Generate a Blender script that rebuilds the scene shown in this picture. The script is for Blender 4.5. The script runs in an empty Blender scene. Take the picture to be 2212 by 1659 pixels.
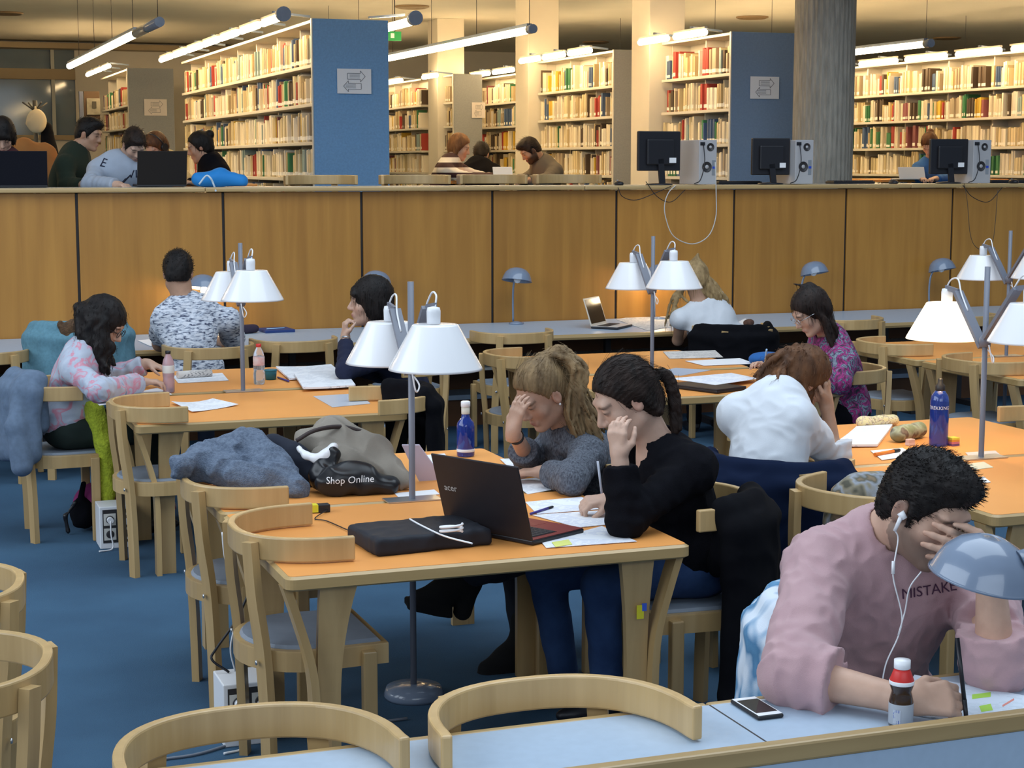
import bpy, bmesh, math, random
import numpy as np
from mathutils import Vector, Matrix
random.seed(7); RNG = np.random.default_rng(7)
SC = bpy.context.scene; COL = SC.collection
R = math.radians
# ---------------------------------------------------------------- camera
F, CX, CY, TH, YAW, H = 3727.0, 1106.0, 829.5, R(7.29), R(20.2), 1.93   # focal length and centre in px of the 2212x1659 frame
cam = bpy.data.cameras.new('camera'); cam.sensor_width = 36; cam.lens = F/2212*36
cam.clip_start = .05; cam.clip_end = 200
camo = bpy.data.objects.new('camera', cam); COL.objects.link(camo)
camo.location = (0, 0, H); camo.rotation_euler = (R(90)-TH, 0, -YAW); SC.camera = camo
SC.view_settings.view_transform = 'Standard'; SC.view_settings.look = 'None'
SC.view_settings.exposure = 0.10; SC.view_settings.gamma = 1; SC.view_settings.use_curve_mapping = False
# ---------------------------------------------------------------- daylight of the hall: an even cool sky over the open reading hall
wd = bpy.data.worlds.new('sky'); SC.world = wd; wd.use_nodes = True
bg = wd.node_tree.nodes['Background']; bg.inputs[0].default_value = (.62, .79, 1.0, 1); bg.inputs[1].default_value = .30
def area(name, loc, rot, sx, sy, power, col):
    l = bpy.data.lights.new(name, 'AREA'); l.shape = 'RECTANGLE'; l.size = sx; l.size_y = sy; l.energy = power; l.color = col
    o = bpy.data.objects.new(name, l); COL.objects.link(o); o.location = loc; o.rotation_euler = rot; return o
# tall daylight windows of the hall: one range along its left side
area('daylight_window_side', (-5.5, 5.5, 4.6), (0, R(-62), 0), 4.0, 12.0, 520, (.80, .90, 1.0))
area('daylight_skylight', (4.0, 5.5, 8.0), (0, 0, 0), 9.0, 8.0, 660, (.77, .89, 1.0))
area('daylight_fill_rear', (1.0, -5.0, 4.2), (R(62), 0, R(-12)), 9.0, 3.5, 250, (.78, .89, 1.0))  # added fill behind the camera, brightens the sides turned towards it

def ray(px, py):
    dx, dy = px-CX, py-CY
    dn = dy*math.cos(TH)+F*math.sin(TH); fw = F*math.cos(TH)-dy*math.sin(TH)
    return Vector((dx*math.cos(YAW)+fw*math.sin(YAW), -dx*math.sin(YAW)+fw*math.cos(YAW), -dn))
def P(px, py, z):          # where the line of sight of a pixel meets height z
    r = ray(px, py); t = (z-H)/r.z; return Vector((r.x*t, r.y*t, z))
def J(px, py, Y):          # where it meets the upright plane y = Y
    r = ray(px, py); t = Y/r.y; return Vector((r.x*t, Y, H+r.z*t))
def cv(r, u, t):           # a direction given as right, up, towards the viewer
    c, s = math.cos(YAW), math.sin(YAW)
    return Vector((r*c-t*s, -r*s-t*c, u)).normalized()

# ---------------------------------------------------------------- materials
MATS = {}
def mat(name, col, rough=.6, var=.0, scale=8.0, bump=0.0, bscale=60.0, stretch=(1, 1, 1), metal=0.0, coat=0.0, emit=None, estr=0, trans=0.0, alpha=1.0, col2=None, sheen=0.0, spec=.5, sss=0.0, attr=None, objcol=False, space='Object', ior=1.45, detail=3.0):
    if name in MATS: return MATS[name]
    m = bpy.data.materials.new(name); m.use_nodes = True; nt = m.node_tree; b = nt.nodes['Principled BSDF']
    b.inputs['Base Color'].default_value = (*col, 1); b.inputs['Roughness'].default_value = rough
    b.inputs['Metallic'].default_value = metal; b.inputs['Coat Weight'].default_value = coat
    b.inputs['Sheen Weight'].default_value = sheen; b.inputs['Specular IOR Level'].default_value = spec
    b.inputs['IOR'].default_value = ior
    if sss: b.inputs['Subsurface Weight'].default_value = sss; b.inputs['Subsurface Radius'].default_value = (.012, .005, .003)
    if trans: b.inputs['Transmission Weight'].default_value = trans
    if alpha < 1: b.inputs['Alpha'].default_value = alpha
    if emit: b.inputs['Emission Color'].default_value = (*emit, 1); b.inputs['Emission Strength'].default_value = estr
    src = None
    if attr:
        a = nt.nodes.new('ShaderNodeAttribute'); a.attribute_name = attr; src = a.outputs['Color']
    if objcol:
        a = nt.nodes.new('ShaderNodeObjectInfo'); src = a.outputs['Color']
    if var or bump:
        tc = nt.nodes.new('ShaderNodeTexCoord'); mp = nt.nodes.new('ShaderNodeMapping'); mp.inputs['Scale'].default_value = stretch
        nt.links.new(tc.outputs[space], mp.inputs[0])
    if var:
        n = nt.nodes.new('ShaderNodeTexNoise'); n.inputs['Scale'].default_value = scale; n.inputs['Detail'].default_value = detail
        nt.links.new(mp.outputs[0], n.inputs['Vector'])
        mx = nt.nodes.new('ShaderNodeMix'); mx.data_type = 'RGBA'
        cr = nt.nodes.new('ShaderNodeMapRange'); cr.inputs[1].default_value = .3; cr.inputs[2].default_value = .7
        nt.links.new(n.outputs['Fac'], cr.inputs[0]); nt.links.new(cr.outputs[0], mx.inputs[0])
        c2 = col2 or tuple(max(0, c*(1-var)) for c in col)
        mx.inputs[6].default_value = (*col, 1); mx.inputs[7].default_value = (*c2, 1)
        if src is not None:
            mx.blend_type = 'MULTIPLY'; mx.inputs[6].default_value = (1, 1, 1, 1); mx.inputs[7].default_value = (1-var,)*3+(1,)
            m2 = nt.nodes.new('ShaderNodeMix'); m2.data_type = 'RGBA'; m2.blend_type = 'MULTIPLY'; m2.inputs[0].default_value = 1
            mx.blend_type = 'MIX'
            nt.links.new(src, m2.inputs[6]); nt.links.new(mx.outputs[2], m2.inputs[7]); nt.links.new(m2.outputs[2], b.inputs['Base Color'])
        else: nt.links.new(mx.outputs[2], b.inputs['Base Color'])
    elif src is not None: nt.links.new(src, b.inputs['Base Color'])
    if bump:
        n2 = nt.nodes.new('ShaderNodeTexNoise'); n2.inputs['Scale'].default_value = bscale; n2.inputs['Detail'].default_value = 4
        nt.links.new(mp.outputs[0], n2.inputs['Vector'])
        bp = nt.nodes.new('ShaderNodeBump'); bp.inputs['Strength'].default_value = bump; bp.inputs['Distance'].default_value = .01
        nt.links.new(n2.outputs['Fac'], bp.inputs['Height']); nt.links.new(bp.outputs[0], b.inputs['Normal'])
    MATS[name] = m; return m
def pattern(name, stops, scale=9, kind='noise', rough=.85, stretch=(1, 1, 1), distort=0, detail=2, bump=.15):
    """cloth printed with irregular patches: stops = [(pos, colour)...]"""
    if name in MATS: return MATS[name]
    m = bpy.data.materials.new(name); m.use_nodes = True; nt = m.node_tree; b = nt.nodes['Principled BSDF']; b.inputs['Roughness'].default_value = rough
    tc = nt.nodes.new('ShaderNodeTexCoord'); mp = nt.nodes.new('ShaderNodeMapping'); mp.inputs['Scale'].default_value = stretch
    nt.links.new(tc.outputs['Object'], mp.inputs[0])
    if kind == 'noise':
        n = nt.nodes.new('ShaderNodeTexNoise'); n.inputs['Detail'].default_value = detail; n.inputs['Distortion'].default_value = distort; o = n.outputs['Fac']
    elif kind == 'wave':
        n = nt.nodes.new('ShaderNodeTexWave'); n.bands_direction = 'Z'; n.inputs['Distortion'].default_value = distort; o = n.outputs['Fac']
    elif kind == 'checker':
        n = nt.nodes.new('ShaderNodeTexVoronoi'); n.distance = 'CHEBYCHEV'; o = n.outputs['Distance']
    else:
        n = nt.nodes.new('ShaderNodeTexVoronoi'); o = n.outputs['Color']
    n.inputs['Scale'].default_value = scale
    nt.links.new(mp.outputs[0], n.inputs['Vector'])
    cr = nt.nodes.new('ShaderNodeValToRGB'); cr.color_ramp.interpolation = 'LINEAR'
    e = cr.color_ramp.elements
    while len(e) < len(stops): e.new(.5)
    for i, (p, c) in enumerate(stops): e[i].position = p; e[i].color = (*c, 1)
    nt.links.new(o, cr.inputs[0]); nt.links.new(cr.outputs[0], b.inputs['Base Color'])
    if bump:
        n2 = nt.nodes.new('ShaderNodeTexNoise'); n2.inputs['Scale'].default_value = 300; nt.links.new(tc.outputs['Object'], n2.inputs['Vector'])
        bp = nt.nodes.new('ShaderNodeBump'); bp.inputs['Strength'].default_value = bump; bp.inputs['Distance'].default_value = .004
        nt.links.new(n2.outputs['Fac'], bp.inputs['Height']); nt.links.new(bp.outputs[0], b.inputs['Normal'])
    MATS[name] = m; return m
def wood(name, c1, c2, rough=.4, along='Z', scale=1.0, coat=.1, stain=0.0):
    """veneer with long grain along one axis"""
    if name in MATS: return MATS[name]
    m = bpy.data.materials.new(name); m.use_nodes = True; nt = m.node_tree; b = nt.nodes['Principled BSDF']
    b.inputs['Roughness'].default_value = rough; b.inputs['Coat Weight'].default_value = coat; b.inputs['Coat Roughness'].default_value = .3
    tc = nt.nodes.new('ShaderNodeTexCoord'); mp = nt.nodes.new('ShaderNodeMapping')
    s = [14*scale]*3; s['XYZ'.index(along)] = .9*scale; mp.inputs['Scale'].default_value = s
    nt.links.new(tc.outputs['Object'], mp.inputs[0])
    oi = nt.nodes.new('ShaderNodeObjectInfo'); ad = nt.nodes.new('ShaderNodeVectorMath'); ad.operation = 'ADD'
    mu = nt.nodes.new('ShaderNodeMath'); mu.operation = 'MULTIPLY'; mu.inputs[1].default_value = 37
    nt.links.new(oi.outputs['Random'], mu.inputs[0]); nt.links.new(mp.outputs[0], ad.inputs[0]); nt.links.new(mu.outputs[0], ad.inputs[1])
    n = nt.nodes.new('ShaderNodeTexNoise'); n.inputs['Scale'].default_value = 1.0; n.inputs['Detail'].default_value = 5; n.inputs['Distortion'].default_value = .6
    nt.links.new(ad.outputs[0], n.inputs['Vector'])
    cr = nt.nodes.new('ShaderNodeValToRGB'); e = cr.color_ramp.elements
    e[0].position = .3; e[0].color = (*c2, 1); e[1].position = .72; e[1].color = (*c1, 1)
    nt.links.new(n.outputs['Fac'], cr.inputs[0]); out = cr.outputs[0]
    # every board differs a little
    hs = nt.nodes.new('ShaderNodeHueSaturation'); mr = nt.nodes.new('ShaderNodeMapRange'); mr.inputs[3].default_value = .90; mr.inputs[4].default_value = 1.1
    nt.links.new(oi.outputs['Random'], mr.inputs[0]); nt.links.new(mr.outputs[0], hs.inputs['Value']); nt.links.new(out, hs.inputs['Color'])
    nt.links.new(hs.outputs[0], b.inputs['Base Color'])
    bp = nt.nodes.new('ShaderNodeBump'); bp.inputs['Strength'].default_value = .08; bp.inputs['Distance'].default_value = .003
    nt.links.new(n.outputs['Fac'], bp.inputs['Height']); nt.links.new(bp.outputs[0], b.inputs['Normal'])
    MATS[name] = m; return m

M_BEECH = wood('beech', (.54, .36, .16), (.43, .275, .112), .38, 'Z', 1.2, .25)
M_EDGE = wood('beech_edging', (.47, .32, .14), (.37, .24, .095), .4, 'X', 1.2, .2)
M_PANEL = wood('oak_panel', (.45, .21, .036), (.345, .15, .023), .45, 'Z', .8, .12)
M_ORANGE = mat('orange_laminate', (.80, .33, .085), .5, .10, 1.6, .02, 220, spec=.35)
M_GREYLAM = mat('grey_blue_laminate', (.40, .50, .62), .33, .06, 40, .02, 300)
M_CARPET = mat('blue_carpet', (.046, .118, .205), .95, .30, 1.4, .5, 420, col2=(.027, .075, .14), detail=6)
M_SEAT = mat('grey_vinyl', (.24, .28, .34), .5, .15, 12)
M_POLE = mat('grey_lacquer', (.17, .18, .22), .4)
M_DOME = mat('blue_grey_enamel', (.20, .25, .34), .22, .12, 10, coat=.5)
M_SHADE = mat('white_shade', (.84, .84, .86), .25, coat=.3)
M_WHITE = mat('white_plastic', (.80, .80, .82), .35)
M_PAPER = mat('paper', (.80, .80, .82), .8)
M_BLACK = mat('black_plastic', (.012, .012, .016), .4)
M_DARK = mat('dark_metal', (.03, .028, .03), .45)
M_CREAM = mat('cream_paint', (.72, .66, .55), .7, .05, 3)
M_CEIL = mat('ceiling_paint', (.82, .76, .64), .85, .05, 1.5)
M_SHELF = mat('shelf_steel', (.62, .58, .50), .45)
M_CONC = mat('concrete', (.36, .33, .28), .9, .35, 14, .6, 60, stretch=(2.5, 2.5, .35))
M_BLUEPANEL = mat('blue_felt_panel', (.19, .37, .62), .9, .12, 60, .3, 500)
M_GREYPANEL = mat('grey_felt_panel', (.36, .37, .37), .9, .1, 60, .3, 500)
M_SLATEPANEL = mat('slate_felt_panel', (.21, .30, .44), .9, .1, 60, .3, 500)
M_BROWN = mat('brown_board', (.20, .088, .036), .55, .2, 6)
M_STEEL = mat('steel', (.55, .56, .58), .3, metal=.9)
WARM = (1.0, .70, .36)
M_TUBE = mat('lit_tube', (1, .95, .85), .5, emit=(1.0, .72, .38), estr=36)

# ---------------------------------------------------------------- mesh helpers
def setp(o, label=None, cat=None, group=None, kind=None):
    if label: o['label'] = label
    if cat: o['category'] = cat
    if group: o['group'] = group
    if kind: o['kind'] = kind
    return o
def link(name, me, m=None, parent=None, smooth=False):
    o = bpy.data.objects.new(name, me); COL.objects.link(o)
    if m is not None and not me.materials:
        for x in (m if isinstance(m, (list, tuple)) else [m]): me.materials.append(x)
    if smooth:
        me.polygons.foreach_set('use_smooth', [True]*len(me.polygons))
    if parent: o.parent = parent
    return o
def empty(name, loc=(0, 0, 0), rz=0, label=None, cat=None, group=None, kind=None):
    o = bpy.data.objects.new(name, None); COL.objects.link(o); o.location = loc; o.rotation_euler = (0, 0, rz); o.empty_display_size = .1
    return setp(o, label, cat, group, kind)
class MB:
    """collects shapes into one mesh"""
    def __init__(s): s.v = []; s.f = []; s.mi = []; s.sm = []
    def add(s, v, f, mi=0, sm=False):
        n = len(s.v); s.v += [tuple(x) for x in v]; s.f += [tuple(i+n for i in q) for q in f]; s.mi += [mi]*len(f); s.sm += [sm]*len(f); return s
    def box(s, lo, hi, mi=0):
        x0, y0, z0 = lo; x1, y1, z1 = hi
        v = [(x0, y0, z0), (x1, y0, z0), (x1, y1, z0), (x0, y1, z0), (x0, y0, z1), (x1, y0, z1), (x1, y1, z1), (x0, y1, z1)]
        return s.add(v, [(0, 3, 2, 1), (4, 5, 6, 7), (0, 1, 5, 4), (1, 2, 6, 5), (2, 3, 7, 6), (3, 0, 4, 7)], mi)
    def bbox(s, lo, hi, b=.004, mi=0):
        """box with chamfered edges"""
        bm = bmesh.new(); bmesh.ops.create_cube(bm, size=1)
        c = [(lo[i]+hi[i])/2 for i in range(3)]; d = [hi[i]-lo[i] for i in range(3)]
        for q in bm.verts: q.co = Vector([c[i]+q.co[i]*d[i] for i in range(3)])
        bmesh.ops.bevel(bm, geom=bm.edges[:], offset=b, segments=2, affect='EDGES', profile=.5)
        bm.verts.index_update()
        s.add([q.co for q in bm.verts], [[q.index for q in f.verts] for f in bm.faces], mi); bm.free(); return s
    def ring(s, secs, mi=0, cap=True, sm=True, closed=False):
        """skin a list of cross-sections of equal length"""
        n = len(secs[0]); v = [p for q in secs for p in q]; f = []
        L = len(secs)
        for i in range(L if closed else L-1):
            a, b = i*n, ((i+1) % L)*n
            for j in range(n): f.append((a+j, a+(j+1) % n, b+(j+1) % n, b+j))
        s.add(v, f, mi, sm)
        if cap and not closed:
            k = len(s.v)-len(v); s.f += [tuple(k+j for j in reversed(range(n))), tuple(k+(L-1)*n+j for j in range(n))]; s.mi += [mi, mi]; s.sm += [False, False]
        return s
    def tube(s, pts, r, n=8, mi=0, cap=True):
        pts = [Vector(p) for p in pts]; rs = r if isinstance(r, (list, tuple)) else [r]*len(pts)
        secs = []; up = None
        for i, p in enumerate(pts):
            t = (pts[min(i+1, len(pts)-1)]-pts[max(i-1, 0)])
            t = t.normalized() if t.length > 1e-9 else Vector((0, 0, 1))
            if up is None: up = t.orthogonal().normalized()
            u = (up-t*up.dot(t)); u = u.normalized() if u.length > 1e-6 else t.orthogonal().normalized(); up = u; w = t.cross(u)
            secs.append([p+(u*math.cos(2*math.pi*j/n)+w*math.sin(2*math.pi*j/n))*rs[i] for j in range(n)])
        return s.ring(secs, mi, cap)
    def lathe(s, prof, n=24, c=(0, 0, 0), mi=0, cap=True, M=None):
        c = Vector(c); secs = []
        for r, z in prof:
            q = [Vector((r*math.cos(2*math.pi*j/n), r*math.sin(2*math.pi*j/n), z)) for j in range(n)]
            secs.append([(M @ x if M else x)+c for x in q])
        return s.ring(secs, mi, cap)
    def strip(s, path, w, h, axis=(0, 0, 1), mi=0, sm=True):
        """sweep a w x h rectangle along a path; h runs along axis, w sideways"""
        pts = [Vector(p) for p in path]; ax = Vector(axis); secs = []
        for i, p in enumerate(pts):
            t = (pts[min(i+1, len(pts)-1)]-pts[max(i-1, 0)]).normalized(); sd = t.cross(ax).normalized()
            secs.append([p+sd*(w/2)-ax*(h/2), p+sd*(w/2)+ax*(h/2), p-sd*(w/2)+ax*(h/2), p-sd*(w/2)-ax*(h/2)])
        return s.ring(secs, mi, True, False)
    def poly(s, pts, z0, z1, mi=0, axis=2):
        """prism over an outline in the xy plane"""
        n = len(pts); v = [(x, y, z0) for x, y in pts]+[(x, y, z1) for x, y in pts]
        f = [tuple(reversed(range(n))), tuple(range(n, 2*n))]+[(j, (j+1) % n, n+(j+1) % n, n+j) for j in range(n)]
        return s.add(v, f, mi)
    def xf(s, M):
        s.v = [tuple(M @ Vector(p)) for p in s.v]; return s
    def mesh(s, name):
        me = bpy.data.meshes.new(name); me.from_pydata(s.v, [], s.f)
        me.polygons.foreach_set('material_index', s.mi); me.polygons.foreach_set('use_smooth', s.sm); me.update(); return me
    def build(s, name, m, parent=None): return link(name, s.mesh(name), m, parent)
def part(name, m, parent, fn):
    b = MB(); fn(b); return b.build(name, m, parent)
def box(name, lo, hi, m, parent=None, bev=0):
    b = MB(); b.bbox(lo, hi, bev) if bev else b.box(lo, hi); return b.build(name, m, parent)
def arc(c, r, a0, a1, n, plane='xz'):
    out = []
    for i in range(n+1):
        a = R(a0+(a1-a0)*i/n); u, w = r*math.cos(a), r*math.sin(a)
        out.append(Vector(c)+(Vector((u, 0, w)) if plane == 'xz' else Vector((0, u, w)) if plane == 'yz' else Vector((u, w, 0))))
    return out
def bez(pts, n=16):
    """smooth line through points (Catmull-Rom)"""
    p = [Vector(q) for q in pts]; p = [p[0]*2-p[1]]+p+[p[-1]*2-p[-2]]; out = []
    for i in range(1, len(p)-2):
        for k in range(n):
            t = k/n; a, b, c, d = p[i-1:i+3]
            out.append(.5*((2*b)+(c-a)*t+(2*a-5*b+4*c-d)*t*t+(3*b-a-3*c+d)*t**3))
    return out+[p[-2]]
def dup(root, loc=None, rz=None, **kw):
    r = root.copy(); COL.objects.link(r)
    if loc is not None: r.location = loc
    if rz is not None: r.rotation_euler = (0, 0, rz)
    setp(r, **kw)
    for ch in [c for c in COL.objects if c.parent == root]:
        c = ch.copy(); COL.objects.link(c); c.parent = r
        for g in [x for x in COL.objects if x.parent == ch]:
            d = g.copy(); COL.objects.link(d); d.parent = c
    return r
def text_mesh(txt, size, ext=0.0):
    cu = bpy.data.curves.new('t', 'FONT'); cu.body = txt; cu.size = size; cu.extrude = ext; cu.align_x = 'CENTER'; cu.align_y = 'CENTER'; cu.resolution_u = 3
    o = bpy.data.objects.new('t', cu); COL.objects.link(o)
    dg = bpy.context.evaluated_depsgraph_get(); me = bpy.data.meshes.new_from_object(o.evaluated_get(dg))
    bpy.data.objects.remove(o); bpy.data.curves.remove(cu); return me
def frame(origin, x, y):
    """matrix with the given x and y directions (y made square to x)"""
    x = Vector(x).normalized(); y = Vector(y); y = (y-x*y.dot(x)).normalized(); z = x.cross(y)
    return Matrix(((x.x, y.x, z.x, origin[0]), (x.y, y.y, z.y, origin[1]), (x.z, y.z, z.z, origin[2]), (0, 0, 0, 1)))
# ================================================================ the building
UF = 1.03                       # floor level of the raised stacks area
WY = 12.3                       # front face of the panelled wall
def struct(o, label=None): setp(o, label, kind='structure'); return o
struct(box('floor', (-8, -1, -.1), (16, 12.6, 0), M_CARPET), 'blue carpet of the sunken reading hall')
struct(box('floor_stacks', (-6, 12.6, UF-.1), (20, 32, UF), M_CARPET), 'carpet of the raised book stacks area')
struct(box('ceiling', (-6, 12.4, 4.0), (20, 32, 4.2), M_CEIL), 'cream ceiling over the book stacks')
struct(box('wall_stacks_left', (-6.1, 12.4, UF), (-6, 32, 4.0), M_CREAM), 'cream side wall of the stacks')
struct(box('wall_stacks_right', (20, 12.4, UF), (20.1, 32, 4.0), M_CREAM), 'cream side wall of the stacks beyond the right bookcase')
# back wall with a run of windows at its left end
wb = struct(empty('wall_back', label='far wall of the stacks'))
BY = 31.0
xa, xb = J(-60, 200, BY).x, J(163, 200, BY).x
box('wall_section', (xb, BY, UF), (20, BY+.15, 4.0), M_CREAM, wb); box('wall_section', (-6, BY, UF), (xa-.1, BY+.15, 4.0), M_CREAM, wb)
zt, zm, zb = J(80, 107, BY).z, J(80, 160, BY).z, J(80, 292, BY).z
M_BEAM = mat('bronze_beam', (.36, .27, .15), .5)
M_NIGHT = mat('dusk_glass', (.16, .22, .28), .08, .3, 1.2, spec=.6)
box('wall_section', (xa-.1, BY, UF), (xb, BY+.15, zb), M_CREAM, wb); box('wall_section', (xa-.1, BY, zt), (xb, BY+.15, 4.0), M_CREAM, wb)
w1 = struct(empty('window_1', label='tall dim glazed window in the far wall, crossed by a bronze beam'))
box('pane', (xa, BY+.04, zb), (xb, BY+.06, zm-.09), M_NIGHT, w1); box('pane', (xa, BY+.04, zm+.09), (xb, BY+.06, zt), M_NIGHT, w1)
box('transom', (xa, BY-.06, zm-.09), (xb, BY+.08, zm+.09), M_BEAM, w1); box('sill', (xa, BY-.08, zb-.08), (xb, BY+.1, zb), M_BEAM, w1)
xm = J(115, 200, BY).x; box('mullion', (xm-.03, BY-.03, zb), (xm+.03, BY+.08, zt), mat('pale_frame', (.5, .5, .44), .5), w1)
struct(box('trim_1', (-6, BY-.45, J(80, 107, BY).z), (8, BY-.02, J(80, 95, BY).z), M_BEAM), 'bronze beam running under the ceiling at the far wall')
struct(box('trim_2', (10.5, 13.4, 3.86), (20, 13.7, 4.0), M_BEAM), 'bronze beam at the front edge of the ceiling')
# panelled parapet wall between hall and stacks
wp = struct(empty('wall_parapet', label='wall of oak veneer panels below the raised floor'))
box('core', (-4, WY+.02, 0), (14, WY+.14, 1.72), M_DARK, wp)
pm = None
for k in range(-4, 12):
    x0 = 1.316+1.018*k
    b = MB().bbox((.010, 0, 0), (1.008, .02, 1.725), .003)
    if pm is None: pm = b.mesh('panel')
    o = link('panel', pm, M_PANEL, wp); o.location = (x0, WY, 0)
struct(box('trim_3', (-4, WY-.30, .0), (14, WY-.02, .20), M_BROWN), 'dark plinth along the foot of the panelled wall')
struct(box('trim_4', (-4, WY-.34, .20), (14, WY-.02, .235), M_GREYLAM), 'grey ledge on the plinth of the panelled wall')
struct(box('trim_5', (-4, WY-.02, .24), (14, WY-.002, .70), M_BROWN), 'dark brown board behind the wall desks')
# pillars and the round column
for Y in (16.8, 20.4, 24.1):
    x = 7.72
    struct(box('pillar', (x, Y, UF), (x+.41, Y+.46, 4.0), M_CREAM, bev=.008), 'square cream pillar in the row between the bookcases')
c = MB(); n = 40
prof = [(.275+.006*(j % 2), 0) for j in range(72)]
secs = [[Vector((8.33+prof[j][0]*math.cos(2*math.pi*j/72), 14.25+prof[j][0]*math.sin(2*math.pi*j/72), z)) for j in range(72)] for z in (UF, 2.0, 3.0, 4.0)]
c.ring(secs, 0, True, False)
struct(c.build('column', M_CONC), 'thick round column of rough grey concrete')
# round ceiling vents
M_VENT = mat('vent_bronze', (.30, .20, .11), .5)
vm = MB().lathe([(.23, 0), (.23, -.015), (.19, -.03), (.17, -.012), (.12, -.03), (.09, -.012), (.04, -.03), (0.001, -.03)], 28).mesh('vent')
for (px, py), lb in [((890, 13), 'round bronze ceiling vent above the blue end panel'), ((14, 27), 'round bronze ceiling vent at the left edge of the ceiling'), ((1287, 90), 'small round ceiling vent left of the tall cream pillar'), ((1625, 36), 'round ceiling vent left of the concrete column'), ((2046, 81), 'round ceiling vent beside the hanging light right of the column')]:
    o = link('ceiling_vent', vm, M_VENT); o.location = P(px, py, 4.0)-Vector((0, 0, .001)); setp(o, lb, 'vent', 'round vents in the ceiling')
# ---------------------------------------------------------------- bookcases
SZ = [2.79, 2.45, 2.11, 1.785, 1.45, 1.12]       # shelf boards
PAL = [((.86, .80, .66), 12, 'cream'), ((.78, .68, .45), 9, 'buff'), ((.90, .87, .80), 8, 'white'), ((.62, .50, .30), 5, 'tan'), ((.50, .42, .32), 3, 'grey-brown'),
       ((.10, .07, .05), 3, 'dark brown'), ((.45, .06, .05), 2.2, 'red'), ((.08, .14, .30), 1.6, 'blue'), ((.06, .25, .12), 1.2, 'green'), ((.75, .50, .06), 1.2, 'yellow'), ((.30, .10, .12), 1, 'maroon'), ((.30, .42, .45), 1, 'pale teal')]
PW = np.array([p[1] for p in PAL]); PW = PW/PW.sum()
M_BOOK = mat('book_cover', (1, 1, 1), .6, objcol=True); M_BOOKS = mat('book_covers', (1, 1, 1), .6, attr='Col')
nb = M_BOOK.node_tree                                       # a pale class-mark sticker low on each spine
tcn = nb.nodes.new('ShaderNodeTexCoord'); sx = nb.nodes.new('ShaderNodeSeparateXYZ'); nb.links.new(tcn.outputs['Object'], sx.inputs[0])
g1 = nb.nodes.new('ShaderNodeMath'); g1.operation = 'COMPARE'; g1.inputs[1].default_value = .15; g1.inputs[2].default_value = .07; nb.links.new(sx.outputs['Z'], g1.inputs[0])
mxn = nb.nodes.new('ShaderNodeMix'); mxn.data_type = 'RGBA'; mxn.inputs[7].default_value = (.85, .82, .74, 1)
nb.links.new(g1.outputs[0], mxn.inputs[0]); nb.links.new([x for x in nb.nodes if x.bl_idname == 'ShaderNodeObjectInfo'][0].outputs['Color'], mxn.inputs[6]); nb.links.new(mxn.outputs[2], nb.nodes['Principled BSDF'].inputs['Base Color'])
bookm = MB().bbox((0, 0, 0), (1, 1, 1), .03).mesh('book'); bookm.materials.append(M_BOOK)
SV, SF, SCOL = [], [], []
def stuff_book(lo, hi, col):
    x0, y0, z0 = lo; x1, y1, z1 = hi; n = len(SV)
    SV.extend([(x0, y0, z0), (x1, y0, z0), (x1, y1, z0), (x0, y1, z0), (x0, y0, z1), (x1, y0, z1), (x1, y1, z1), (x0, y1, z1)])
    SF.extend([(n, n+3, n+2, n+1), (n+4, n+5, n+6, n+7), (n, n+1, n+5, n+4), (n+1, n+2, n+6, n+5), (n+2, n+3, n+7, n+6), (n+3, n, n+4, n+7)]); SCOL.extend([col]*6)
    a = z0+.08*(z1-z0); b = z0+.22*(z1-z0); n = len(SV)      # sticker
    SV.extend([(x0-.0008, y0, a), (x0-.0008, y1, a), (x0-.0008, y1, b), (x0-.0008, y0, b)]); SF.append((n+3, n+2, n+1, n)); SCOL.append((.85, .82, .74))
NB = [0]
SHELFNAME = ['top shelf', 'second shelf', 'third shelf', 'fourth shelf', 'fifth shelf', 'lowest shelf']
def fill(x, y0, y1, si, single_to, where, gap=.03):
    """stand books along a shelf; those nearer than single_to are things of their own"""
    z = SZ[si]+.012; y = y0+gap; run = 0; col = None; nm = ''
    while y < y1-.03:
        if run <= 0:
            i = RNG.choice(len(PAL), p=PW); run = int(RNG.choice([1, 1, 1, 2, 2, 3, 5])); base, nm = np.array(PAL[i][0]), PAL[i][2]
            hb = RNG.uniform(.19, .275); tb = RNG.uniform(.016, .045)
        run -= 1
        if RNG.random() < .02: y += RNG.uniform(.04, .12); continue
        t = tb*RNG.uniform(.85, 1.15); h = min(hb*RNG.uniform(.96, 1.04), .30); c = np.clip(base*RNG.uniform(.62, 1.0)*np.array((1, .95, .85)), 0, 1); dx = RNG.uniform(.01, .05); dp = RNG.uniform(.15, .2)
        if y+t > y1: break
        if y < single_to:
            o = bpy.data.objects.new('book', bookm); COL.objects.link(o); o.location = (x+dx, y, z); o.scale = (dp, t*.96, h); o.color = (*c, 1); NB[0] += 1
            setp(o, f'{nm} book on the {SHELFNAME[si]} of the {where}', 'book', f'{nm} books on the {SHELFNAME[si]} of the {where}')
        else: stuff_book((x+dx, y, z), (x+dx+dp, y+t*.96, z+h), tuple(c))
        y += t
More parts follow.
